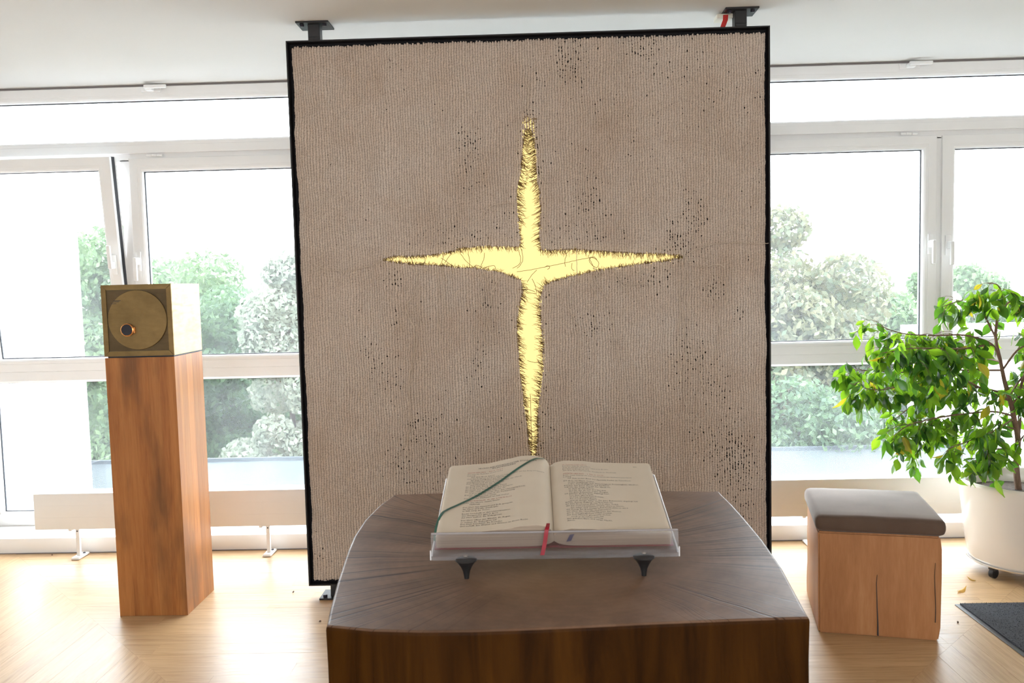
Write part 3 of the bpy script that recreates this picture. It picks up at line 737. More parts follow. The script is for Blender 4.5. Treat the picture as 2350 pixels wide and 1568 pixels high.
# ------------------------------------------------------------------ acrylic book stand and lectionary
TL = math.radians(13.4)
for ACN, ACT in (('clear_acrylic', .06), ('sheen_acrylic', .17)):  # second acrylic: extra whitish film mixed in to stand for reflected room light
    ac_ = M(ACN); ac_.t.nodes.remove(ac_.b)
    t1 = ac_.n('ShaderNodeBsdfTransparent'); t1.inputs[0].default_value = (.93, .93, .94, 1)
    g1 = ac_.n('ShaderNodeBsdfGlossy'); g1.inputs['Roughness'].default_value = .08; d1 = ac_.n('ShaderNodeBsdfTranslucent'); d1.inputs[0].default_value = (.9, .9, .92, 1)
    f1 = ac_.n('ShaderNodeFresnel'); f1.inputs['IOR'].default_value = 1.45
    x1 = ac_.n('ShaderNodeMixShader'); x1.inputs[0].default_value = ACT; ac_.l(t1.outputs[0], x1.inputs[1]); ac_.l(d1.outputs[0], x1.inputs[2])
    x2 = ac_.n('ShaderNodeMixShader'); ag_ = ac_.n('ShaderNodeNewGeometry'); ac_.l(ac_.math('MULTIPLY', f1.outputs[0], ac_.math('SUBTRACT', 1.0, ag_.outputs['Backfacing'])), x2.inputs[0]); ac_.l(x1.outputs[0], x2.inputs[1]); ac_.l(g1.outputs[0], x2.inputs[2]); ac_.l(x2.outputs[0], ac_.o.inputs[0])
    MT[ACN] = ac_.m
MT['acrylic'] = MT['clear_acrylic']
bsx, bsy, bsz = .030, 1.374, .9520
stand = empty('book_stand', (bsx, bsy, ZT)); tag(stand, 'clear acrylic book stand on small black feet standing on the altar block', 'stand')
tiltM = Matrix.Rotation(TL, 4, 'X')
def tilted(bm, dz=bsz - ZT): bm.transform(Matrix.Translation((0, 0, dz)) @ tiltM); return bm
PT = .007
bm = bmesh.new(); box(bm, -.209, .209, .0155, .300, 0, PT, bev=.0008); tilted(bm); B('support_plate', bm, MT['acrylic'], stand)
bm = bmesh.new(); box(bm, -.211, .211, .0108, .0138, .030, .0755, bev=.001); B('front_sheet', bm, MT['sheen_acrylic'], stand)
pe_ = M('painted_refraction_edge'); pe_.set(Base_Color=(.55, .53, .55), Roughness=.15); pe_.b.inputs['Transmission Weight'].default_value = .5  # grey strip painted in for the refraction along the sheet's top edge
bm = bmesh.new(); box(bm, -.2105, .2105, .0105, .0141, .0756, .0788, bev=.001); B('edge_sheen', bm, pe_.m, stand)
pw_ = M('painted_glint_edge'); pw_.set(Base_Color=(.85, .85, .88), Roughness=.2)  # white strips put in for the bright glints along the side edges
for sx in (-1, 1):
    bm = bmesh.new(); box(bm, sx * .2122 - .001, sx * .2122 + .001, .0110, .0136, .031, .048, bev=.0004); B('edge_sheen', bm, pw_.m, stand)
    bm = bmesh.new(); box(bm, sx * .2105 - .0013, sx * .2105 + .0013, 0.0160, .299, .0005, PT - .0005, bev=.0005); tilted(bm); B('edge_sheen', bm, pw_.m, stand)
tipz = 0.0
for fx in (-.151, .151):
    for (fy) in (.0075, .25):
        zt_ = (bsz - ZT) + math.sin(TL) * fy - .0006
        yy = fy * math.cos(TL)
        hh = zt_
        prof_ = [(.0042, 0.0), (.0046, hh * .15), (.0062, hh * .4), (.0095, hh * .62), (.0150, hh * .86), (.0188, hh * .97), (.0180, hh)] if fy < .1 else [(.006, 0.0), (.0065, hh * .5), (.010, hh * .9), (.014, hh)]
        bm = bmesh.new(); lathe(bm, prof_, (fx, yy, 0), 20)
        for v_ in bm.verts:
            if v_.co.z > hh * .6: v_.co.z = min(v_.co.z, (bsz - ZT) + math.tan(TL) * max(v_.co.y, .012) - .0004)
        ft = B('foot', bm, MT['rubber'], stand, smooth=True, angle=40)
        bm = bmesh.new(); lathe(bm, [(.004, PT + .0001), (.004, PT + .002), (.002, PT + .003)], (fx, fy - .004, 0), 12); tilted(bm); B('screw', bm, plain('steel_screw', (.6, .6, .6), .25, .9), ft, smooth=True)

paper = M('book_paper'); pn = paper.noise(paper.coord(), 9, 3); paper.color(paper.ramp(pn, [(0.3, (0.66, 0.58, 0.47)), (0.7, (0.70, 0.62, 0.51))])); paper.set(Roughness=.85)
MT['paper'] = paper.m
pe = M('page_edges'); e1 = pe.noise(pe.coord((2, 2, 900)), 2.0, 2); pe.color(pe.ramp(e1, [(0.35, (0.26, 0.20, 0.15)), (0.65, (0.44, 0.36, 0.28))])); pe.set(Roughness=.9); MT['edges'] = pe.m  # striped page edges, colour darkened to carry the shading of the block's front
MT['cover'] = plain('dark_red_cover', (0.17, 0.012, 0.02), .5); MT['ink'] = plain('black_ink', (0.02, 0.017, 0.016), .8); MT['redink'] = plain('red_ink', (0.40, 0.07, 0.05), .8)
MT['green'] = plain('green_satin', (0.012, 0.095, 0.065), .45, var=.3, scale=60); MT['redrib'] = plain('red_satin', (0.30, 0.004, 0.018), .45, var=.2, scale=60); MT['bluerib'] = plain('blue_satin', (0.012, 0.02, 0.10), .45)
book = empty('open_book', (bsx, bsy, ZT)); tag(book, 'open lectionary with cream printed pages lying on the acrylic stand', 'book')
BL = .267; BV0 = .0272
def wedge(u):
    L = [(-.204, .024), (-.200, .0285), (-.17, .0305), (-.13, .0325), (-.09, .0365), (-.05, .0425), (-.028, .0440), (-.014, .0415), (-.005, .035), (0.0, .024), (.004, .028), (.012, .0325), (.03, .036), (.06, .0345), (.10, .0300), (.15, .0275), (.196, .0262), (.201, .0235)]
    if u <= L[0][0]: return L[0][1]
    for (a, b), (c_, d) in zip(L, L[1:]):
        if a <= u <= c_:
            t = (u - a) / (c_ - a); t = t * t * (3 - 2 * t) if abs(d - b) > .004 else t
            return b + (d - b) * t
    return L[-1][1]
def psurf(u, v):
    """page surface in stand coords before tilt; u across from gutter, v along from the front edge"""
    k = v / BL
    w = wedge(u)
    if -.12 < u < 0: w += .006 * k * math.sin(math.pi * min(1, (u + .12) / .12)) 
    return Vector((u, BV0 + v, PT + w + .0005))
tiltT = Matrix.Translation((0, 0, bsz - ZT)) @ tiltM
def page(name, u0, u1):
    nu, nv = 40, 14; vs_, fs_, mi = [], [], []
    for j in range(nv + 1):
        for i in range(nu + 1): vs_.append(tiltT @ psurf(u0 + (u1 - u0) * i / nu, BL * j / nv))
    T0 = len(vs_)
    for j in range(nv + 1):
        for i in range(nu + 1):
            u = u0 + (u1 - u0) * i / nu
            ub = u + (.004 if u < 0 else -.004) * 0
            vs_.append(tiltT @ Vector((ub, BV0 + BL * j / nv, PT + .0032 + (.010 * math.exp(-abs(u) / .012)))))
    W_ = nu + 1
    for j in range(nv):
        for i in range(nu):
            a = j * W_ + i; fs_.append((a, a + 1, a + W_ + 1, a + W_)); mi.append(0)
            fs_.append((T0 + a, T0 + a + W_, T0 + a + W_ + 1, T0 + a + 1)); mi.append(1)
    for i in range(nu):
        fs_.append((i, T0 + i, T0 + i + 1, i + 1)); mi.append(1); a = nv * W_ + i; fs_.append((a, a + 1, T0 + a + 1, T0 + a)); mi.append(1)
    for j in range(nv):
        a = j * W_; fs_.append((a, a + W_, T0 + a + W_, T0 + a)); mi.append(1); a = j * W_ + nu; fs_.append((a, T0 + a, T0 + a + W_, a + W_)); mi.append(1)
    o = V(name, vs_, fs_, [MT['paper'], MT['edges']], book, smooth=True, angle=50)
    o.data.polygons.foreach_set('material_index', mi); return o
pl_ = page('page_block', -.2035, -.0002); pr_ = page('page_block', .0002, .2005)
bm = bmesh.new(); box(bm, -.2065, -.008, BV0 - .002, BV0 + BL + .003, PT + .0004, PT + .003, bev=.0008); box(bm, .008, .2045, BV0 - .002, BV0 + BL + .003, PT + .0004, PT + .003, bev=.0008)
box(bm, -.0085, .0085, BV0 - .001, BV0 + BL + .002, PT + .0006, PT + .0045, bev=.0008)
bm.transform(tiltT); B('cover', bm, MT['cover'], book)
# printed lines
def tmesh(txt, size, italic=False):
    cu = bpy.data.curves.new('t', 'FONT'); cu.body = txt; cu.size = size; cu.resolution_u = 1; cu.fill_mode = 'FRONT'
    if italic: cu.shear = .25
    ob = bpy.data.objects.new('t', cu); me_ = bpy.data.meshes.new_from_object(ob)
    n_ = len(me_.vertices); co = np.zeros(n_ * 3, np.float32); me_.vertices.foreach_get('co', co)
    fc = [tuple(p_.vertices) for p_ in me_.polygons]
    bpy.data.objects.remove(ob); bpy.data.curves.remove(cu); bpy.data.meshes.remove(me_)
    return co.reshape(-1, 3), fc
def print_lines(par, lines, u_start, pitch, v_top):
    acc = {'ink': ([], []), 'redink': ([], [])}; v = v_top
    for it in lines:
        if it is None: v -= pitch * .55; continue
        ind, txt, col, size = it
        if txt:
            for part in (txt if isinstance(txt, list) else [txt]):
                co, fc = tmesh(part, size); vs_, fs_ = acc[col]; b = len(vs_)
                for c3 in co: vs_.append(tiltT @ (psurf(min(.2, u_start + ind + c3[0]), v + c3[1]) + Vector((0, 0, .00025))))
                fs_ += [tuple(b + k for k in f_) for f_ in fc]
        v -= pitch
    for col, nm in (('ink', 'printed_text'), ('redink', 'red_text')):
        vs_, fs_ = acc[col]
        if vs_: V(nm, vs_, fs_, MT[col], par)
K, R_ = 'ink', 'redink'; s0 = .0055
LL = [(.020, 'SECHSUNDZWANZIGSTER SONNTAG', K, .0068), (.048, 'IM JAHRESKREIS', K, .0068), None, (0, 'ERSTE LESUNG    Am 6, 1a.4-7', R_, .0054), (0, 'Das Fest der Faulenzer ist nun vorbei', K, .0046),
 (0, 'Lesung', K, s0), (.008, 'aus dem Buch Amos.', K, s0), (0, 'Weh den Sorglosen auf Zion und den Selbstsicheren auf dem Berg von Samaria.', K, .0047), (.008, 'Ihr liegt auf Betten aus Elfenbein', K, s0),
 (.0, 'und faulenzt auf euren Polstern.', K, s0), (.0, 'Zum Essen holt ihr euch Lämmer aus der Herde', K, s0), (.008, 'und Mastkälber aus dem Stall.', K, s0), (0, 'Ihr grölt zum Klang der Harfe,', K, s0), (0, 'ihr wollt Lieder erfinden wie David.', K, s0),
 (0, 'Ihr trinkt den Wein aus großen Humpen,', K, s0), (0, 'ihr salbt euch mit dem feinsten Öl', K, s0), (.008, 'und sorgt euch nicht über den Untergang Josefs.', K, s0), (.0, 'Darum müssen sie jetzt in die Verbannung,', K, s0), (.008, 'allen Verbannten voran.', K, s0),
 (0, 'Das Fest der Faulenzer ist nun vorbei.', K, s0), None, (0, 'ANTWORTPSALM   Ps 146, 6-7.8-9b.9c-10', R_, .0050), (0, 'Lobe den Herrn, meine Seele!', K, s0), (.012, 'Halleluja.', K, s0), None,
 (0, 'Der Herr hat Himmel und Erde gemacht,', K, s0), (0, 'das Meer und alle Geschöpfe;', K, s0), (0, 'er hält ewig die Treue.', K, s0), None, (0, 'Recht verschafft er den Unterdrückten,', K, s0), (0, 'den Hungernden gibt er Brot;', K, s0), (0, 'der Herr befreit die Gefangenen.', K, s0), None,
 (0, 'Der Herr öffnet den Blinden die Augen,', K, s0), (0, 'er richtet die Gebeugten auf.', K, s0), (0, 'Der Herr beschützt die Fremden', K, s0), (0, 'und verhilft den Waisen und Witwen zu ihrem Recht.', K, s0)]
RL = [(0, '26. Sonntag im Jahreskreis', R_, .0046), (0, 'Der Herr liebt die Gerechten,', K, .0046), (0, 'doch die Schritte der Frevler leitet er in die Irre.', K, .0046), (0, 'Der Herr ist König auf ewig,', K, .0046), (0, 'dein Gott, Zion, herrscht von Geschlecht zu Geschlecht.', K, .0046), None, None,
 (0, 'ZWEITE LESUNG    1 Tim 6, 11-16', R_, .0054), (0, 'Erfülle deinen Auftrag rein und ohne Tadel bis zum Erscheinen Jesu Christi', K, .0044), (0, 'Lesung', K, s0), (.008, 'aus dem ersten Brief des Apostels Paulus an Timotheus.', K, .0054), None,
 (0, 'Du aber, ein Mann Gottes,', K, s0), (.008, 'strebe unablässig nach Gerechtigkeit, Frömmigkeit, Glauben,', K, s0), (.008, 'Liebe, Standhaftigkeit und Sanftmut.', K, s0), (0, 'Kämpfe den guten Kampf des Glaubens,', K, s0), (0, 'ergreife das ewige Leben,', K, s0), (.008, 'zu dem du berufen worden bist', K, s0),
 (.008, 'und für das du vor vielen Zeugen', K, s0), (.008, 'das gute Bekenntnis abgelegt hast.', K, s0), (0, 'Ich gebiete dir bei Gott,', K, s0), (.008, 'von dem alles Leben kommt,', K, s0), (.008, 'und bei Christus Jesus,', K, s0), (.008, 'der vor Pontius Pilatus das gute Bekenntnis abgelegt hat', K, s0), (.008, 'und als Zeuge dafür eingetreten ist:', K, s0),
 (0, 'Erfülle deinen Auftrag rein und ohne Tadel,', K, s0), (0, 'bis zum Erscheinen Jesu Christi, unseres Herrn,', K, s0), (0, 'das zur vorherbestimmten Zeit herbeiführen wird', K, s0), (.008, 'der selige und einzige Herrscher,', K, s0), (0, 'der König der Könige und Herr der Herren,', K, s0), (0, 'der allein die Unsterblichkeit besitzt,', K, s0), (0, 'der in unzugänglichem Licht wohnt,', K, s0),
 (0, 'den kein Mensch gesehen hat', K, s0), (.008, 'noch je zu sehen vermag:', K, s0), (0, 'Ihm gebührt Ehre und ewige Macht.', K, s0), (0, 'Amen.', K, s0)]
print_lines(pl_, LL, -.163, .0066, .243); print_lines(pr_, RL, .024, .00655, .247)
co, fc = tmesh('359', .0050)
V('page_number', [tiltT @ (psurf(.165 + c3[0], .247 + c3[1]) + Vector((0, 0, .00025))) for c3 in co], fc, MT['ink'], pr_)
# ribbons
def ribbon(name, pts, wdir, w, mat, thick=.0004):
    s_ = spline(pts, 8); vs_, fs_ = [], []
    for p_ in s_:
        for q_ in (p_ - wdir * w / 2, p_ + wdir * w / 2): vs_.append(q_); vs_.append(q_ + Vector((0, 0, thick)))
    for i in range(len(s_) - 1):
        a = i * 4; b = a + 4
        fs_ += [(a + 1, a + 3, b + 3, b + 1), (a, b, b + 2, a + 2), (a, a + 1, b + 1, b), (a + 2, b + 2, b + 3, a + 3)]
    e = (len(s_) - 1) * 4; fs_ += [(0, 2, 3, 1), (e, e + 1, e + 3, e + 2)]
    return V(name, vs_, fs_, mat, book, smooth=True, angle=50)
gp = []
for u, v_ in ((-.012, .2615), (-.03, .250), (-.06, .216), (-.10, .172), (-.14, .129), (-.17, .101), (-.19, .084), (-.2, .068)):
    gp.append(tiltT @ (psurf(u, v_) + Vector((0, 0, .0012))))
gp += [tiltT @ Vector((-.2075, BV0 + .045, PT + .018)), tiltT @ Vector((-.2085, BV0 + .018, PT + .006))]
ribbon('green_ribbon', gp, Vector((.72, -.69, 0)).normalized(), .0062, MT['green'])
fr0 = tiltT @ Vector((-.012, BV0 - .001, PT + .040)); 
ribbon('red_ribbon', [tiltT @ (psurf(-.010, .012) + Vector((0, 0, .001))), tiltT @ (psurf(-.011, -.002) + Vector((0, 0, .001))), Vector((-.0115, .0120, .0835)), Vector((-.013, .0088, .0790)), Vector((-.016, .0086, .060)), Vector((-.021, .0080, .038))], Vector((1, -.1, 0)).normalized(), .007, MT['redrib'])
ribbon('blue_ribbon', [tiltT @ Vector((.032, BV0 + .003, PT + .026)), tiltT @ Vector((.030, BV0 - .001, PT + .024)), tiltT @ Vector((.025, BV0 - .0014, PT + .013))], Vector((1, 0, .2)).normalized(), .008, MT['bluerib'])

# ------------------------------------------------------------------ stool
MT['stoolwood'] = wood('larch_block', [(0.25, (0.30, 0.125, 0.045)), (0.5, (0.42, 0.19, 0.075)), (0.75, (0.52, 0.27, 0.12))], grain=(5, 5, .6), rnd=.05, axis_rough=.5, spec=.3)
cl = M('brown_felt'); cn = cl.noise(cl.coord(), 5, 5, .6); cl.color(cl.ramp(cn, [(0.3, (0.085, 0.052, 0.036)), (0.7, (0.12, 0.078, 0.056))])); cl.set(Roughness=.95)
cl.b.inputs['Sheen Weight'].default_value = .45; cl.b.inputs['Sheen Roughness'].default_value = .35; cl.b.inputs['Sheen Tint'].default_value = (.9, .85, .8, 1); cl.bump(cl.noise(cl.coord(), 400, 2), .3, .001); MT['felt'] = cl.m
a, b = onZ(1878, 1452, 0), onZ(2160, 1473, 0); ang = math.atan2(b.y - a.y, b.x - a.x); wS = (b - a).length
st_ = empty('stool', (a.x, a.y, 0), ang); tag(st_, 'square block stool of split light wood with brown padded seat', 'stool')
def hewn(x0, x1):
    bm = bmesh.new(); box(bm, x0, x1, 0, wS, 0, .412)
    bmesh.ops.subdivide_edges(bm, edges=bm.edges[:], cuts=7, use_grid_fill=True)
    for v_ in bm.verts:
        n3 = noise.noise_vector(Vector((v_.co.x * 5 + x0 * 9, v_.co.y * 5, v_.co.z * 6))) * .004; v_.co.x += n3.x * (1 if abs(v_.co.x - .22) > .1 else .1); v_.co.y += n3.y
        if v_.co.z < .03: v_.co.y += .002; 
        if v_.co.x > wS - .02 and v_.co.z > .36: v_.co.x -= (v_.co.z - .36) * .12
        if v_.co.x > wS - .02 and v_.co.z < .06: v_.co.x -= (.06 - v_.co.z) * .15
    return bm
sp_ = .216
bm = hewn(0, wS); 
bmesh.ops.bevel(bm, geom=[e for e in bm.edges if len(e.link_faces) == 2 and e.calc_face_angle(0) > 1.0], offset=.006, segments=2, affect='EDGES')
blk = B('wood_block', bm, MT['stoolwood'], st_, smooth=True, angle=40)
# drying cracks: long dark wedges cut in the front face
def crack(par, pts, w0, depth=.0015):
    vs_, fs_ = [], []
    for i, (x_, z_) in enumerate(pts):
        w = w0 * (1 - .85 * i / (len(pts) - 1))
        vs_ += [(x_ - w, -.0045, z_), (x_ + w, -.0045, z_), (x_ - w, .006, z_), (x_ + w, .006, z_)]
    for i in range(len(pts) - 1):
        a_ = i * 4; b_ = a_ + 4; fs_ += [(a_, a_ + 1, b_ + 1, b_), (a_ + 1, a_ + 3, b_ + 3, b_ + 1), (a_, b_, b_ + 2, a_ + 2)]
    fs_ += [(0, 2, 3, 1)]; e = (len(pts) - 1) * 4; fs_.append((e, e + 1, e + 3, e + 2))
    V('drying_crack', vs_, fs_, MT['gasket'], par)
crack(blk, [(sp_ + .005, .006), (sp_ + .004, .06), (sp_ + .001, .12), (sp_, .17), (sp_ - .002, .215), (sp_ + .001, .25)], .0022)
crack(blk, [(wS - .022, .075), (wS - .021, .13), (wS - .024, .2), (wS - .026, .26), (wS - .024, .31)], .0010)
bm = bmesh.new(); box(bm, -.012, wS + .014, -.014, wS + .012, .4135, .478)
bmesh.ops.bevel(bm, geom=bm.edges[:], offset=.026, segments=5, profile=.55, affect='EDGES')
bmesh.ops.subdivide_edges(bm, edges=[e for e in bm.edges if e.calc_length() > .2], cuts=8, use_grid_fill=True)
for v_ in bm.verts:
    if v_.co.z > .47: v_.co.z += .010 * math.cos((v_.co.x - wS / 2) / wS * 2.6) * math.cos((v_.co.y - wS / 2) / wS * 2.6) + .002 * noise.noise(v_.co * 9)
B('seat_cushion', bm, MT['felt'], st_, smooth=True, angle=70)

# ------------------------------------------------------------------ plant pot and weeping fig
pc = Vector((2.305, 3.905, 0))
MT['pot'] = plain('glossy_cream_glaze', (0.74, 0.69, 0.62), .16, var=.015, spec=.6)
pot = empty('potted_fig', pc); tag(pot, 'weeping fig with small glossy leaves in a white round pot on castors', 'plant')
bm = bmesh.new()
lathe(bm, [(.20, .062), (.228, .064), (.234, .075), (.246, .16), (.258, .26), (.268, .36), (.276, .425), (.275, .438), (.268, .443), (.260, .438), (.252, .40), (.245, .33), (.240, .30), (.0, .30)], n=72, cap=False)
B('pot', bm, MT['pot'], pot, smooth=True, angle=60)
bm = bmesh.new(); lathe(bm, [(.238, .056), (.241, .058), (.241, .063), (.236, .065), (.2, .063), (.2, .056)], n=72, cap=False); B('base_ring', bm, plain('chromed_ring', (.7, .7, .7), .15, .9), pot, smooth=True, angle=40)
for aa in (-150, -35, 80):
    cxp, cyp = .185 * math.cos(math.radians(aa)), .185 * math.sin(math.radians(aa))
    if aa == -150: cxp, cyp = 2.120 - pc.x, 3.815 - pc.y
    bm = bmesh.new(); lathe(bm, [(.012, -.012), (.0235, -.010), (.0245, 0), (.0235, .010), (.012, .012)], (0, 0, .0247), 20, axis='Y')
    lathe(bm, [(.006, .03), (.006, .057)], n=8); box(bm, -.018, .018, -.016, .016, .040, .0565, bev=.003)
    bm.transform(Matrix.Translation((cxp, cyp, 0)) @ Matrix.Rotation(.5, 4, 'Z')); B('castor', bm, MT['rubber'], pot, smooth=True, angle=40)
soil = M('potting_soil'); so = soil.noise(soil.coord(), 60, 5, .7); soil.color(soil.ramp(so, [(0.35, (.03, .02, .014)), (0.6, (.10, .07, .05)), (0.75, (.2, .15, .11))])); soil.set(Roughness=.95); soil.bump(so, 1, .01)
bm = bmesh.new(); lathe(bm, [(.249, .372), (.2, .378), (.12, .385), (.0005, .388)], n=48, cap=False); B('soil', bm, soil.m, pot, smooth=True)
bark = wood('fig_bark', [(0.3, (0.10, 0.055, 0.035)), (0.6, (0.20, 0.12, 0.08)), (0.8, (0.30, 0.2, 0.14))], grain=(20, 20, 9), rnd=0, axis_rough=.8, bump=.5)
def P3(px, py, Y): v_ = onY(px, py, Y); return v_ - pc
trunk = [P3(2338, 1130, 3.93), P3(2332, 1070, 3.93), P3(2336, 1010, 3.93), P3(2326, 955, 3.92), P3(2318, 920, 3.92), P3(2306, 878, 3.92), P3(2296, 830, 3.92), P3(2285, 775, 3.93), P3(2290, 720, 3.95)]
BR = [(trunk, .015, .006, False),
 ([P3(2336, 1010, 3.93), P3(2340, 960, 3.95), P3(2338, 915, 3.97), P3(2348, 870, 4.0), P3(2375, 800, 4.02), P3(2395, 730, 4.05)], .009, .004, True),
 ([P3(2318, 920, 3.92), P3(2270, 900, 3.88), P3(2220, 875, 3.82), P3(2170, 845, 3.78), P3(2120, 832, 3.75), P3(2080, 838, 3.72)], .006, .0018, True),
 ([P3(2312, 905, 3.92), P3(2250, 890, 3.96), P3(2200, 890, 4.0), P3(2140, 905, 4.02), P3(2090, 935, 4.05), P3(2050, 965, 4.05)], .005, .0016, True),
 ([P3(2300, 850, 3.92), P3(2240, 850, 3.95), P3(2150, 850, 4.0), P3(2060, 855, 4.03), P3(1990, 850, 4.05), P3(1925, 850, 4.05)], .005, .0014, True),
 ([P3(2240, 850, 3.95), P3(2160, 870, 3.9), P3(2080, 885, 3.88), P3(2010, 895, 3.86), P3(1950, 880, 3.85)], .004, .0014, True),
 ([P3(2296, 830, 3.92), P3(2275, 790, 3.9), P3(2215, 770, 3.86), P3(2140, 770, 3.84), P3(2070, 765, 3.83), P3(2010, 745, 3.82)], .006, .0014, True),
 ([P3(2275, 790, 3.9), P3(2215, 800, 3.82), P3(2150, 800, 3.75), P3(2090, 800, 3.7), P3(2030, 810, 3.68)], .005, .0014, True),
 ([P3(2285, 775, 3.93), P3(2262, 730, 3.95), P3(2240, 690, 3.97), P3(2205, 690, 3.97), P3(2160, 705, 3.97)], .005, .0014, True),
 ([P3(2290, 720, 3.95), P3(2300, 685, 3.93), P3(2290, 655, 3.9), P3(2265, 650, 3.9)], .005, .0014, True),
 ([P3(2290, 720, 3.95), P3(2320, 690, 4.0), P3(2345, 680, 4.03), P3(2390, 700, 4.05)], .005, .0014, True),
 ([P3(2326, 955, 3.92), P3(2280, 945, 3.86), P3(2215, 950, 3.8), P3(2150, 960, 3.76), P3(2090, 975, 3.74), P3(2050, 1000, 3.74)], .005, .0014, True),
 ([P3(2330, 985, 3.92), P3(2280, 975, 3.95), P3(2210, 985, 4.0), P3(2140, 1000, 4.02), P3(2080, 1020, 4.02)], .004, .0014, True),
 ([P3(2328, 960, 3.92), P3(2280, 990, 3.82), P3(2230, 1010, 3.75), P3(2180, 1030, 3.72)], .004, .0014, True),
 ([P3(2334, 1040, 3.93), P3(2300, 1030, 3.86), P3(2265, 1040, 3.8), P3(2235, 1065, 3.77)], .004, .0014, True),
 ([P3(2334, 1030, 3.93), P3(2350, 1000, 3.85), P3(2375, 1010, 3.8), P3(2400, 1040, 3.78)], .004, .0014, True),
 ([P3(2320, 930, 3.92), P3(2350, 900, 3.85), P3(2390, 880, 3.8), P3(2450, 900, 3.78)], .005, .0014, True),
 ([P3(2300, 850, 3.92), P3(2340, 800, 3.85), P3(2390, 790, 3.8), P3(2450, 810, 3.75)], .005, .0014, True),
 ([P3(2318, 905, 3.92), P3(2360, 850, 4.1), P3(2410, 830, 4.2), P3(2480, 850, 4.25)], .005, .0014, True),
 ([P3(2296, 830, 3.92), P3(2250, 820, 4.08), P3(2200, 815, 4.2), P3(2150, 830, 4.25)], .005, .0014, True)]
twigs = []; leafpos = []
for pts, r0, r1, has in BR:
    s_ = spline(pts, 6); k_ = len(s_)
    tubeo('branch' if has else 'trunk', [(s_, [r0 + (r1 - r0) * i / (k_ - 1) for i in range(k_)])], bark, pot, n=8)
    if not has: continue
    L = sum((s_[i + 1] - s_[i]).length for i in range(k_ - 1))
    nt_ = max(5, int(L / .031))
    for t_ in range(nt_):
        f_ = .22 + .78 * (t_ + random.random() * .6) / nt_; i = min(k_ - 1, int(f_ * (k_ - 1))); p0 = s_[i]
        td = (s_[min(i + 1, k_ - 1)] - s_[max(i - 1, 0)]).normalized()
        d = (td * .6 + Vector((random.uniform(-1, 1), random.uniform(-1, 1), random.uniform(-.2, .9)))).normalized()
        ln = random.uniform(.06, .14); tw = [p0]; p_ = p0.copy(); dd = d.copy(); ns = 5
        for q_ in range(ns):
            dd = (dd + Vector((0, 0, -.28))).normalized(); p_ = p_ + dd * ln / ns; tw.append(p_.copy())
            leafpos.append((p_.copy(), dd.copy(), q_))
        leafpos.append((p_.copy(), dd.copy(), 9))
        twigs.append((tw, [.0013, .0012, .0011, .001, .0009, .0007]))
v, f = tubes(twigs, 4); tag(V('twigs', v, f, bark, pot, smooth=True, angle=80), kind='stuff')
def leaf_mat(name, c, tc_):
    m = M(name); tcn = m.n('ShaderNodeTexCoord'); sp2 = m.n('ShaderNodeSeparateXYZ'); m.l(tcn.outputs['Object'], sp2.inputs[0])
    vein = m.ramp(m.math('ABSOLUTE', sp2.outputs[0]), [(0.0004, 1.0), (0.0014, 0.0)])
    oi = m.n('ShaderNodeObjectInfo'); hs = m.n('ShaderNodeHueSaturation'); m.l(m.math('MULTIPLY_ADD', oi.outputs['Random'], .6, .7), hs.inputs['Value']); hs.inputs['Color'].default_value = (*c, 1)
    cc_ = m.mix(m.math('MULTIPLY', vein, .35), hs.outputs[0], tuple(min(1, k * 2) for k in c)); m.color(cc_); m.set(Roughness=.28); m.b.inputs['Specular IOR Level'].default_value = .5
    tlc = m.n('ShaderNodeBsdfTranslucent'); hs2 = m.n('ShaderNodeHueSaturation'); m.l(m.math('MULTIPLY_ADD', oi.outputs['Random'], .5, .75), hs2.inputs['Value']); hs2.inputs['Color'].default_value = (*tc_, 1); m.l(hs2.outputs[0], tlc.inputs[0])
    mx = m.n('ShaderNodeMixShader'); mx.inputs[0].default_value = .42; m.l(m.b.outputs[0], mx.inputs[1]); m.l(tlc.outputs[0], mx.inputs[2]); m.l(mx.outputs[0], m.o.inputs[0]); return m.m
LM = [leaf_mat('fig_leaf', (0.045, 0.13, 0.015), (0.30, 0.58, 0.02)), leaf_mat('fig_leaf_dark', (0.022, 0.075, 0.018), (0.13, 0.33, 0.02)), leaf_mat('fig_leaf_yellow', (0.35, 0.32, 0.03), (0.75, 0.60, 0.03)), leaf_mat('fig_leaf_young', (0.09, 0.22, 0.02), (0.42, 0.72, 0.03))]
def leaf_mesh(curl, fold):
    vs_, fs_ = [], []; prof_ = [(0, .0008), (.08, .20), (.22, .62), (.38, .92), (.5, 1.0), (.64, .88), (.78, .56), (.88, .24), (.94, .10), (1.0, .01)]
    Lf, Wf = .080, .0180
    for t, w in prof_:
        z_ = -t * Lf * .97; yy = curl * (t ** 2) * .02
        for sx in (-1, -.5, 0, .5, 1): vs_.append((sx * w * Wf, yy - fold * abs(sx) * w * Wf + .0012 * math.sin(t * 9 + sx * 2), z_))
    for i in range(len(prof_) - 1):
        for j in range(4): a_ = i * 5 + j; fs_.append((a_, a_ + 1, a_ + 6, a_ + 5))
    # stalk
    vs_ += [(0, 0, .012), (.0006, 0, .012), (0, 0, 0), (.0006, 0, 0)]; b_ = len(vs_); fs_.append((b_ - 4, b_ - 3, b_ - 1, b_ - 2))
    return vs_, fs_
protos = {}
for mi_ in range(4):
    for sh in range(4):
        vs_, fs_ = leaf_mesh(random.uniform(-.8, 1.2), random.uniform(.1, .5)); me_ = bpy.data.meshes.new('leaf'); me_.from_pydata(vs_, [], fs_); me_.materials.append(LM[mi_])
        me_.polygons.foreach_set('use_smooth', [True] * len(me_.polygons)); protos[(mi_, sh)] = me_
random.shuffle(leafpos)
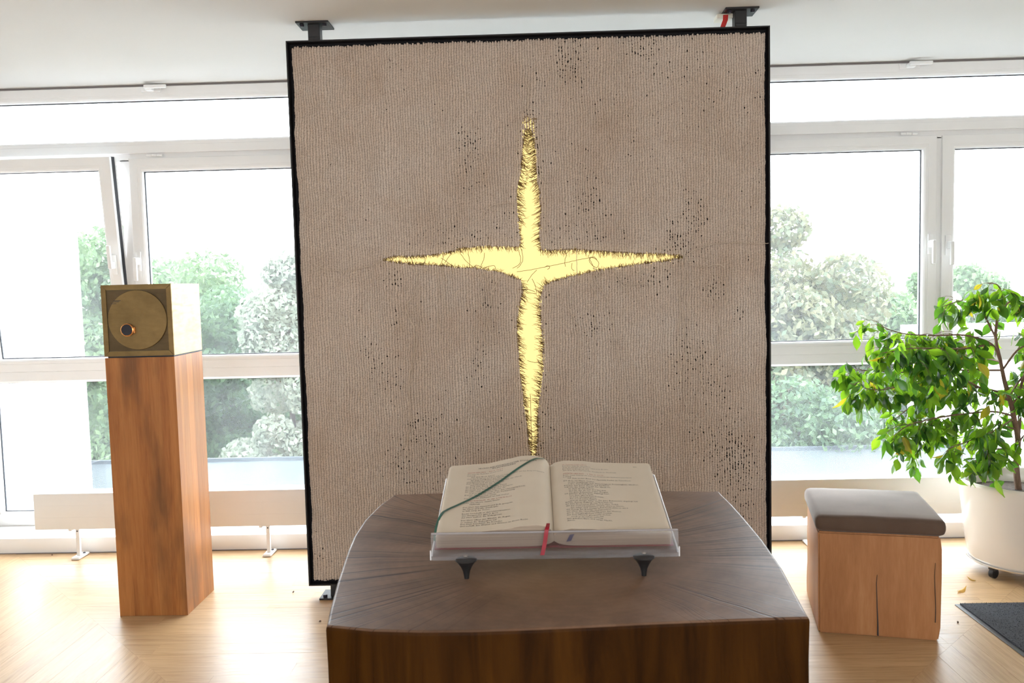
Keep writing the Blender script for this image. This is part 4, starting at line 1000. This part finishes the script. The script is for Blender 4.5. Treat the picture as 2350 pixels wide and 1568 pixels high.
def lm_(p_, dd, q_):
    az = random.uniform(0, 2 * math.pi); pit = random.gauss(0, .45)
    # leaves hang: tip down, blade turned at random, slightly swung outwards
    R3 = Matrix.Rotation(az, 4, 'Z') @ Matrix.Rotation(random.uniform(.0, 1.25) if q_ != 9 else random.uniform(0, .5), 4, 'Y') @ Matrix.Rotation(pit * .6, 4, 'X') @ Matrix.Rotation(random.uniform(-1.6, 1.6), 4, 'Z')
    s3 = random.uniform(.6, 1.22)
    mt_ = Matrix.Translation(p_) @ R3 @ Matrix.Scale(s3, 4) @ Matrix.Translation((0, 0, -.012))
    return mt_
def visible(p_):
    w_ = RM.T @ np.array([p_.x + pc.x, p_.y + pc.y, p_.z - H]); return CX + F * w_[0] / -w_[2] < 2375
vis = [t for t in leafpos if visible(t[0])]; hid = [t for t in leafpos if not visible(t[0])]
vis.sort(key=lambda t: t[0].y)
mini, minf, minm = [], [], []
for k_, (p_, dd, q_) in enumerate(vis[:290] + hid + vis[290:]):
    r__ = random.random(); mi_ = 2 if r__ < .03 else (1 if r__ < .42 else (3 if r__ < .62 else 0)); sh = random.randrange(4); mt_ = lm_(p_, dd, q_)
    if k_ < 290 and k_ < len(vis):
        o = bpy.data.objects.new('leaf', protos[(mi_, sh)]); C.objects.link(o); o.parent = pot; o.matrix_local = mt_
    else:
        me_ = protos[(mi_, sh)]; b_ = len(mini)
        mini += [tuple(mt_ @ v_.co) for v_ in me_.vertices]; minf += [tuple(b_ + i for i in p2.vertices) for p2 in me_.polygons]; minm += [mi_] * len(me_.polygons)
if minf:
    o = V('foliage', mini, minf, LM, pot, smooth=True, angle=80); o.data.polygons.foreach_set('material_index', minm); o['kind'] = 'stuff'

# fallen leaves and crumbs
dry = leaf_mat('dry_leaf', (0.55, 0.36, 0.10), (0.8, 0.5, 0.1))
for (px, py, rz, lab, s3) in ((2240, 1335, .7, 'small dry fallen leaf on the floor close to the pot castor', .5), (2197, 1361, -1.1, 'curled yellow fallen leaf on the floor between stool and mat corner', .75)):
    w_ = onZ(px, py, 0); vs_, fs_ = leaf_mesh(1.5, .6); me_ = bpy.data.meshes.new('fallen_leaf'); me_.from_pydata(vs_, [], fs_)
    o = link('fallen_leaf', me_, dry, None, True); o.matrix_world = Matrix.Translation((w_.x, w_.y, .006)) @ Matrix.Rotation(rz, 4, 'Z') @ Matrix.Rotation(math.radians(80), 4, 'X') @ Matrix.Scale(s3, 4); tag(o, lab, 'leaf')
    bpy.context.view_layer.update(); zm = min((o.matrix_world @ v_.co).z for v_ in me_.vertices); o.location.z -= zm - .0002
MT['crumb'] = plain('dark_crumb', (.12, .07, .05), .9)
for (px, py, lab) in ((120, 1275, 'dark crumb on the floor against the white ledge near the radiator foot'), (673, 1361, 'dark crumb on the floor between pedestal and tapestry foot'), (735, 1427, 'dark crumb on the floor near the altar block'), (2198, 1430, 'brown crumb on the floor between stool and mat edge')):
    w_ = onZ(px, py, 0); bm = bmesh.new(); bmesh.ops.create_icosphere(bm, subdivisions=1, radius=.004)
    for v_ in bm.verts: v_.co += Vector((random.uniform(-.0015, .0015),) * 3)
    zm = min(v_.co.z for v_ in bm.verts); o = B('crumb', bm, MT['crumb']); o.location = (w_.x, w_.y, -zm); tag(o, lab, 'crumb')

# ------------------------------------------------------------------ door mat
mm = M('charcoal_mat_pile'); mn = mm.noise(mm.coord(), 260, 3, .7); mm.color(mm.ramp(mn, [(0.35, (.022, .024, .030)), (0.65, (.075, .08, .095))])); mm.set(Roughness=.95); mm.bump(mn, 1, .003)
mat = empty('door_mat', (2.35, 2.95, 0)); tag(mat, 'charcoal grey door mat with black rubber edge on the parquet', 'mat')
boxo('rubber_edge', (-.565, .55, -.6, .555, 0.0002, .004), plain('grey_rubber_edge', (.06, .062, .07), .35), mat, bev=.0015)
bm = bmesh.new(); box(bm, -.545, .525, -.575, .550, .004, .009)
rg = random.Random(5); pv, pf = [], []
for k_ in range(9000):
    X_, Y_ = rg.uniform(-.546, .2), rg.uniform(-.2, .552); b_ = len(pv); hgt = rg.uniform(.010, .0125); a_ = rg.uniform(0, 6.28); ca, sa = .0016 * math.cos(a_), .0016 * math.sin(a_)
    pv += [(X_ - ca, Y_ - sa, .0085), (X_ + ca, Y_ + sa, .0085), (X_ + sa, Y_ - ca, hgt)]; pf.append((b_, b_ + 1, b_ + 2))
B('pile_base', bm, mm.m, mat); tag(V('pile', pv, pf, mm.m, mat), kind='stuff')

# ------------------------------------------------------------------ outside
def mat_leafcloud(name, c0, c1):
    m = M(name); ge = m.n('ShaderNodeNewGeometry'); v0 = m.noise(m.coord(), .9, 3)
    m.color(m.mix(ge.outputs['Random Per Island'], c0, c1)); m.set(Roughness=.7)
    tlc = m.n('ShaderNodeBsdfTranslucent'); tlc.inputs[0].default_value = (*c1, 1); mx = m.n('ShaderNodeMixShader'); mx.inputs[0].default_value = .35
    m.l(m.b.outputs[0], mx.inputs[1]); m.l(tlc.outputs[0], mx.inputs[2]); m.l(mx.outputs[0], m.o.inputs[0]); return m.m
TG = [mat_leafcloud('broad_leaf_green', (.035, .075, .03), (.12, .18, .08)), mat_leafcloud('autumn_leaf', (.03, .055, .026), (.125, .12, .062)), mat_leafcloud('silver_leaf', (.10, .125, .09), (.24, .26, .20)), mat_leafcloud('deep_green', (.02, .05, .028), (.08, .135, .06))]
tbark = plain('tree_bark', (.03, .024, .02), .9, var=.3)
ZG = -7.0
def tree(name, x_, y_, ztop, rx, hz, mi_, label, ncl=40, leafs=900, size=.15, group='trees outside the windows', conic=False, seed=1):
    rg = np.random.default_rng(seed); t = empty(name, (x_, y_, ZG)); tag(t, label, 'tree', group)
    cz = ztop - hz - ZG
    pts, rad = [], []
    for k_ in range(ncl):
        d = rg.normal(size=3); d /= np.linalg.norm(d); rr_ = rg.uniform(.35, .85)
        p_ = np.array([d[0] * rx * rr_, d[1] * rx * rr_, (d[2] if abs(d[2]) < .8 else d[2] * 1.0) * hz * rr_ + cz])
        if conic: kz = np.clip((p_[2] - (cz - hz)) / (2 * hz), 0, 1); p_[0] *= 1.25 - kz; p_[1] *= 1.25 - kz
        pts.append(p_); rad.append(rx * rg.uniform(.24, .40))
    up = ztop - ZG - max(p_[2] + r_k for p_, r_k in zip(pts, rad)); cz += up
    for p_ in pts: p_[2] += up
    P_, A_, B2 = [], [], []
    for p_, r_k in zip(pts, rad):
        d = rg.normal(size=(leafs, 3)); d /= np.linalg.norm(d, axis=1)[:, None]; d[:, 2] *= .8
        q_ = p_ + d * r_k * rg.uniform(.75, 1.1, (leafs, 1)); P_.append(q_)
        a_ = rg.normal(size=(leafs, 3)); a_ -= (a_ * d).sum(1)[:, None] * d * .7; a_ /= np.linalg.norm(a_, axis=1)[:, None]; b_ = np.cross(a_, rg.normal(size=(leafs, 3))); b_ /= np.linalg.norm(b_, axis=1)[:, None]
        A_.append(a_ * size * rg.uniform(.5, 1, (leafs, 1))); B2.append(b_ * size * .55 * rg.uniform(.5, 1, (leafs, 1)))
    P_ = np.concatenate(P_); A_ = np.concatenate(A_); B2 = np.concatenate(B2); N_ = len(P_)
    co = np.stack([P_ - A_, P_ + B2, P_ + A_, P_ - B2], 1).reshape(-1, 3).astype(np.float32)
    me_ = bpy.data.meshes.new('crown'); me_.vertices.add(N_ * 4); me_.vertices.foreach_set('co', co.reshape(-1)); me_.loops.add(N_ * 4); me_.loops.foreach_set('vertex_index', np.arange(N_ * 4, dtype=np.int32))
    me_.polygons.add(N_); me_.polygons.foreach_set('loop_start', np.arange(0, N_ * 4, 4, dtype=np.int32)); me_.update(calc_edges=True)
    o = link('crown', me_, TG[mi_], t); o['kind'] = 'stuff'
    paths = [([(0, 0, 0), (rg.normal() * .1, 0, cz * .5), (0, 0, cz + hz * .3)], [rx * .09, rx * .07, rx * .03])]
    for p_, r_k in list(zip(pts, rad))[::3]: paths.append(([(0, 0, max(.5, p_[2] - rx * .6)), tuple(p_ * [.5, .5, 1] - [0, 0, rx * .2]), tuple(p_)], [rx * .020, rx * .014, rx * .007]))
    tubeo('trunk', paths, tbark, t, n=6); return t
def at(px, Y): return ray(px, 651)[0] / ray(px, 651)[1] * Y
def zt(py, px, Y): return onY(px, py, Y).z
T_ = [(235, 17, 500, 1.8, 4.2, 0, 'leafy green tree touching the edge of the white building'), (330, 27, 590, 3.2, 4.8, 0, 'rounded green tree seen beyond the tilted window sash'), (420, 24, 568, 2.6, 5.0, 0, 'broad pale green tree above and behind the brass box'), (520, 20, 645, 2.3, 4.2, 3, 'dense dark green tree between pedestal and silvery drooping tree'),
 (560, 29, 590, 3.0, 5.0, 2, 'distant hazy grey-green tree on the skyline beyond the dense dark tree'), (655, 16, 560, 1.4, 5.0, 2, 'tall silvery drooping tree close beside the tapestry edge'), (600, 24, 680, 2.5, 4.0, 1, 'yellow-green tree low behind the silvery drooping tree'),
 (1790, 18, 462, 2.3, 5.0, 1, 'tallest yellowish tree close beside the tapestry edge'), (1900, 20, 575, 2.8, 4.6, 1, 'wide autumn-tinged tree above the stool in the window'), (1850, 15, 850, 2.0, 1.9, 3, 'low dark green bush tree beyond the grey roof'), (2060, 25, 612, 2.2, 4.6, 0, 'round green tree beside the mullion near the white handles'),
 (2000, 18, 800, 2.0, 2.6, 3, 'green tree partly behind the fig leaves'), (2235, 30, 600, 2.2, 5.5, 0, 'faint distant green tree above the top leaves of the fig'), (2150, 19, 860, 2.2, 2.4, 3, 'dark green tree low behind the potted fig'),
 (1300, 22, 620, 3.0, 5.0, 0, 'tree hidden behind the tapestry'), (950, 22, 640, 3.0, 5.0, 0, 'tree hidden behind the tapestry')]
for k_, (px, Y, py, rx, hz, mi_, lab) in enumerate(T_):
    if 'hidden' in lab: continue
    tree('tree', at(px, Y), Y, zt(py, px, Y), rx, hz, mi_, lab, seed=k_ + 3, size=(.036 * Y / 10 + .015) * (1.35 if mi_ == 1 else 1.15), conic=(px == 655), ncl=70 if px == 1790 else 42)
MT['render'] = plain('white_render', (.86, .86, .85), .8, var=.01)
bl = empty('white_building', (-4.94, 9.0, ZG), math.radians(34)); tag(bl, 'plain white building wall filling the far left window', 'building')
boxo('wall', (-9, 0, 0, 6, 0, 14), MT['render'], bl)
bm = bmesh.new(); box(bm, -9.05, .0, -.05, 6.05, 14, 14.15); B('parapet_cap', bm, MT['render'], bl)
rf = M('pale_blue_sheet_metal'); rf.color(rf.ramp(rf.noise(rf.coord((1, .3, 1)), 3, 5, .6), [(0.3, (.033, .042, .047)), (0.7, (.046, .056, .061))])); rf.set(Roughness=.5); rf.b.inputs['Specular IOR Level'].default_value = .12
fr2 = empty('flat_roof', (1.5, 9.6, ZG)); tag(fr2, 'pale blue-grey flat roof just below the windows', 'roof')
rp = [(-8.4, 5.0), (10.5, 5.0), (10.5, 13.9), (-8.25, 13.9), (-4.90, 9.02), (-8.4, 6.66)]
rp = [(a - 1.5, b - 9.6) for a, b in rp]; vv, ff = [], []; prism(vv, ff, rp, 5.35, 5.5); V('roof_sheet', vv, ff, rf.m, fr2)
vv, ff = [], []; prism(vv, ff, [(a * .995, b * .995) for a, b in rp], 0, 5.34); V('outer_wall', vv, ff, MT['render'], fr2)
boxo('roof_edge', (-9.7, 9, 4.3, 4.36, 5.35, 5.56), plain('grey_flashing', (.03, .04, .05), .6), fr2)
hs_ = empty('house', (at(1985, 34), 34, ZG)); tag(hs_, 'small white house with pale grey roof between the far trees', 'house')
boxo('wall', (-1.6, 1.6, -2, 2, 0, 6.0), MT['render'], hs_)
V('roof', [(-1.9, -2.3, 5.8), (1.9, -2.3, 5.8), (1.9, 2.3, 5.8), (-1.9, 2.3, 5.8), (-1.9, 0, 7.4), (1.9, 0, 7.4)], [(0, 1, 5, 4), (2, 3, 4, 5), (0, 4, 3), (1, 2, 5), (3, 2, 1, 0)], plain('pale_slate', (.55, .56, .58), .6), hs_)
hb = empty('annex', (9.2, 13.0, ZG)); tag(hb, 'low white annex building seen behind the potted fig', 'building')
boxo('wall', (-2.0, 4, -2, 3, 0, 7.3), MT['render'], hb); boxo('roof', (-2.1, 4.1, -2.1, 3.1, 7.3, 7.45), MT['render'], hb)
gr_ = plain('lawn', (.07, .11, .05), .95, var=.3, scale=1.5)
tag(boxo('ground_lawn', (-90, 90, 5.4, 120, ZG - .2, ZG), gr_), kind='structure')
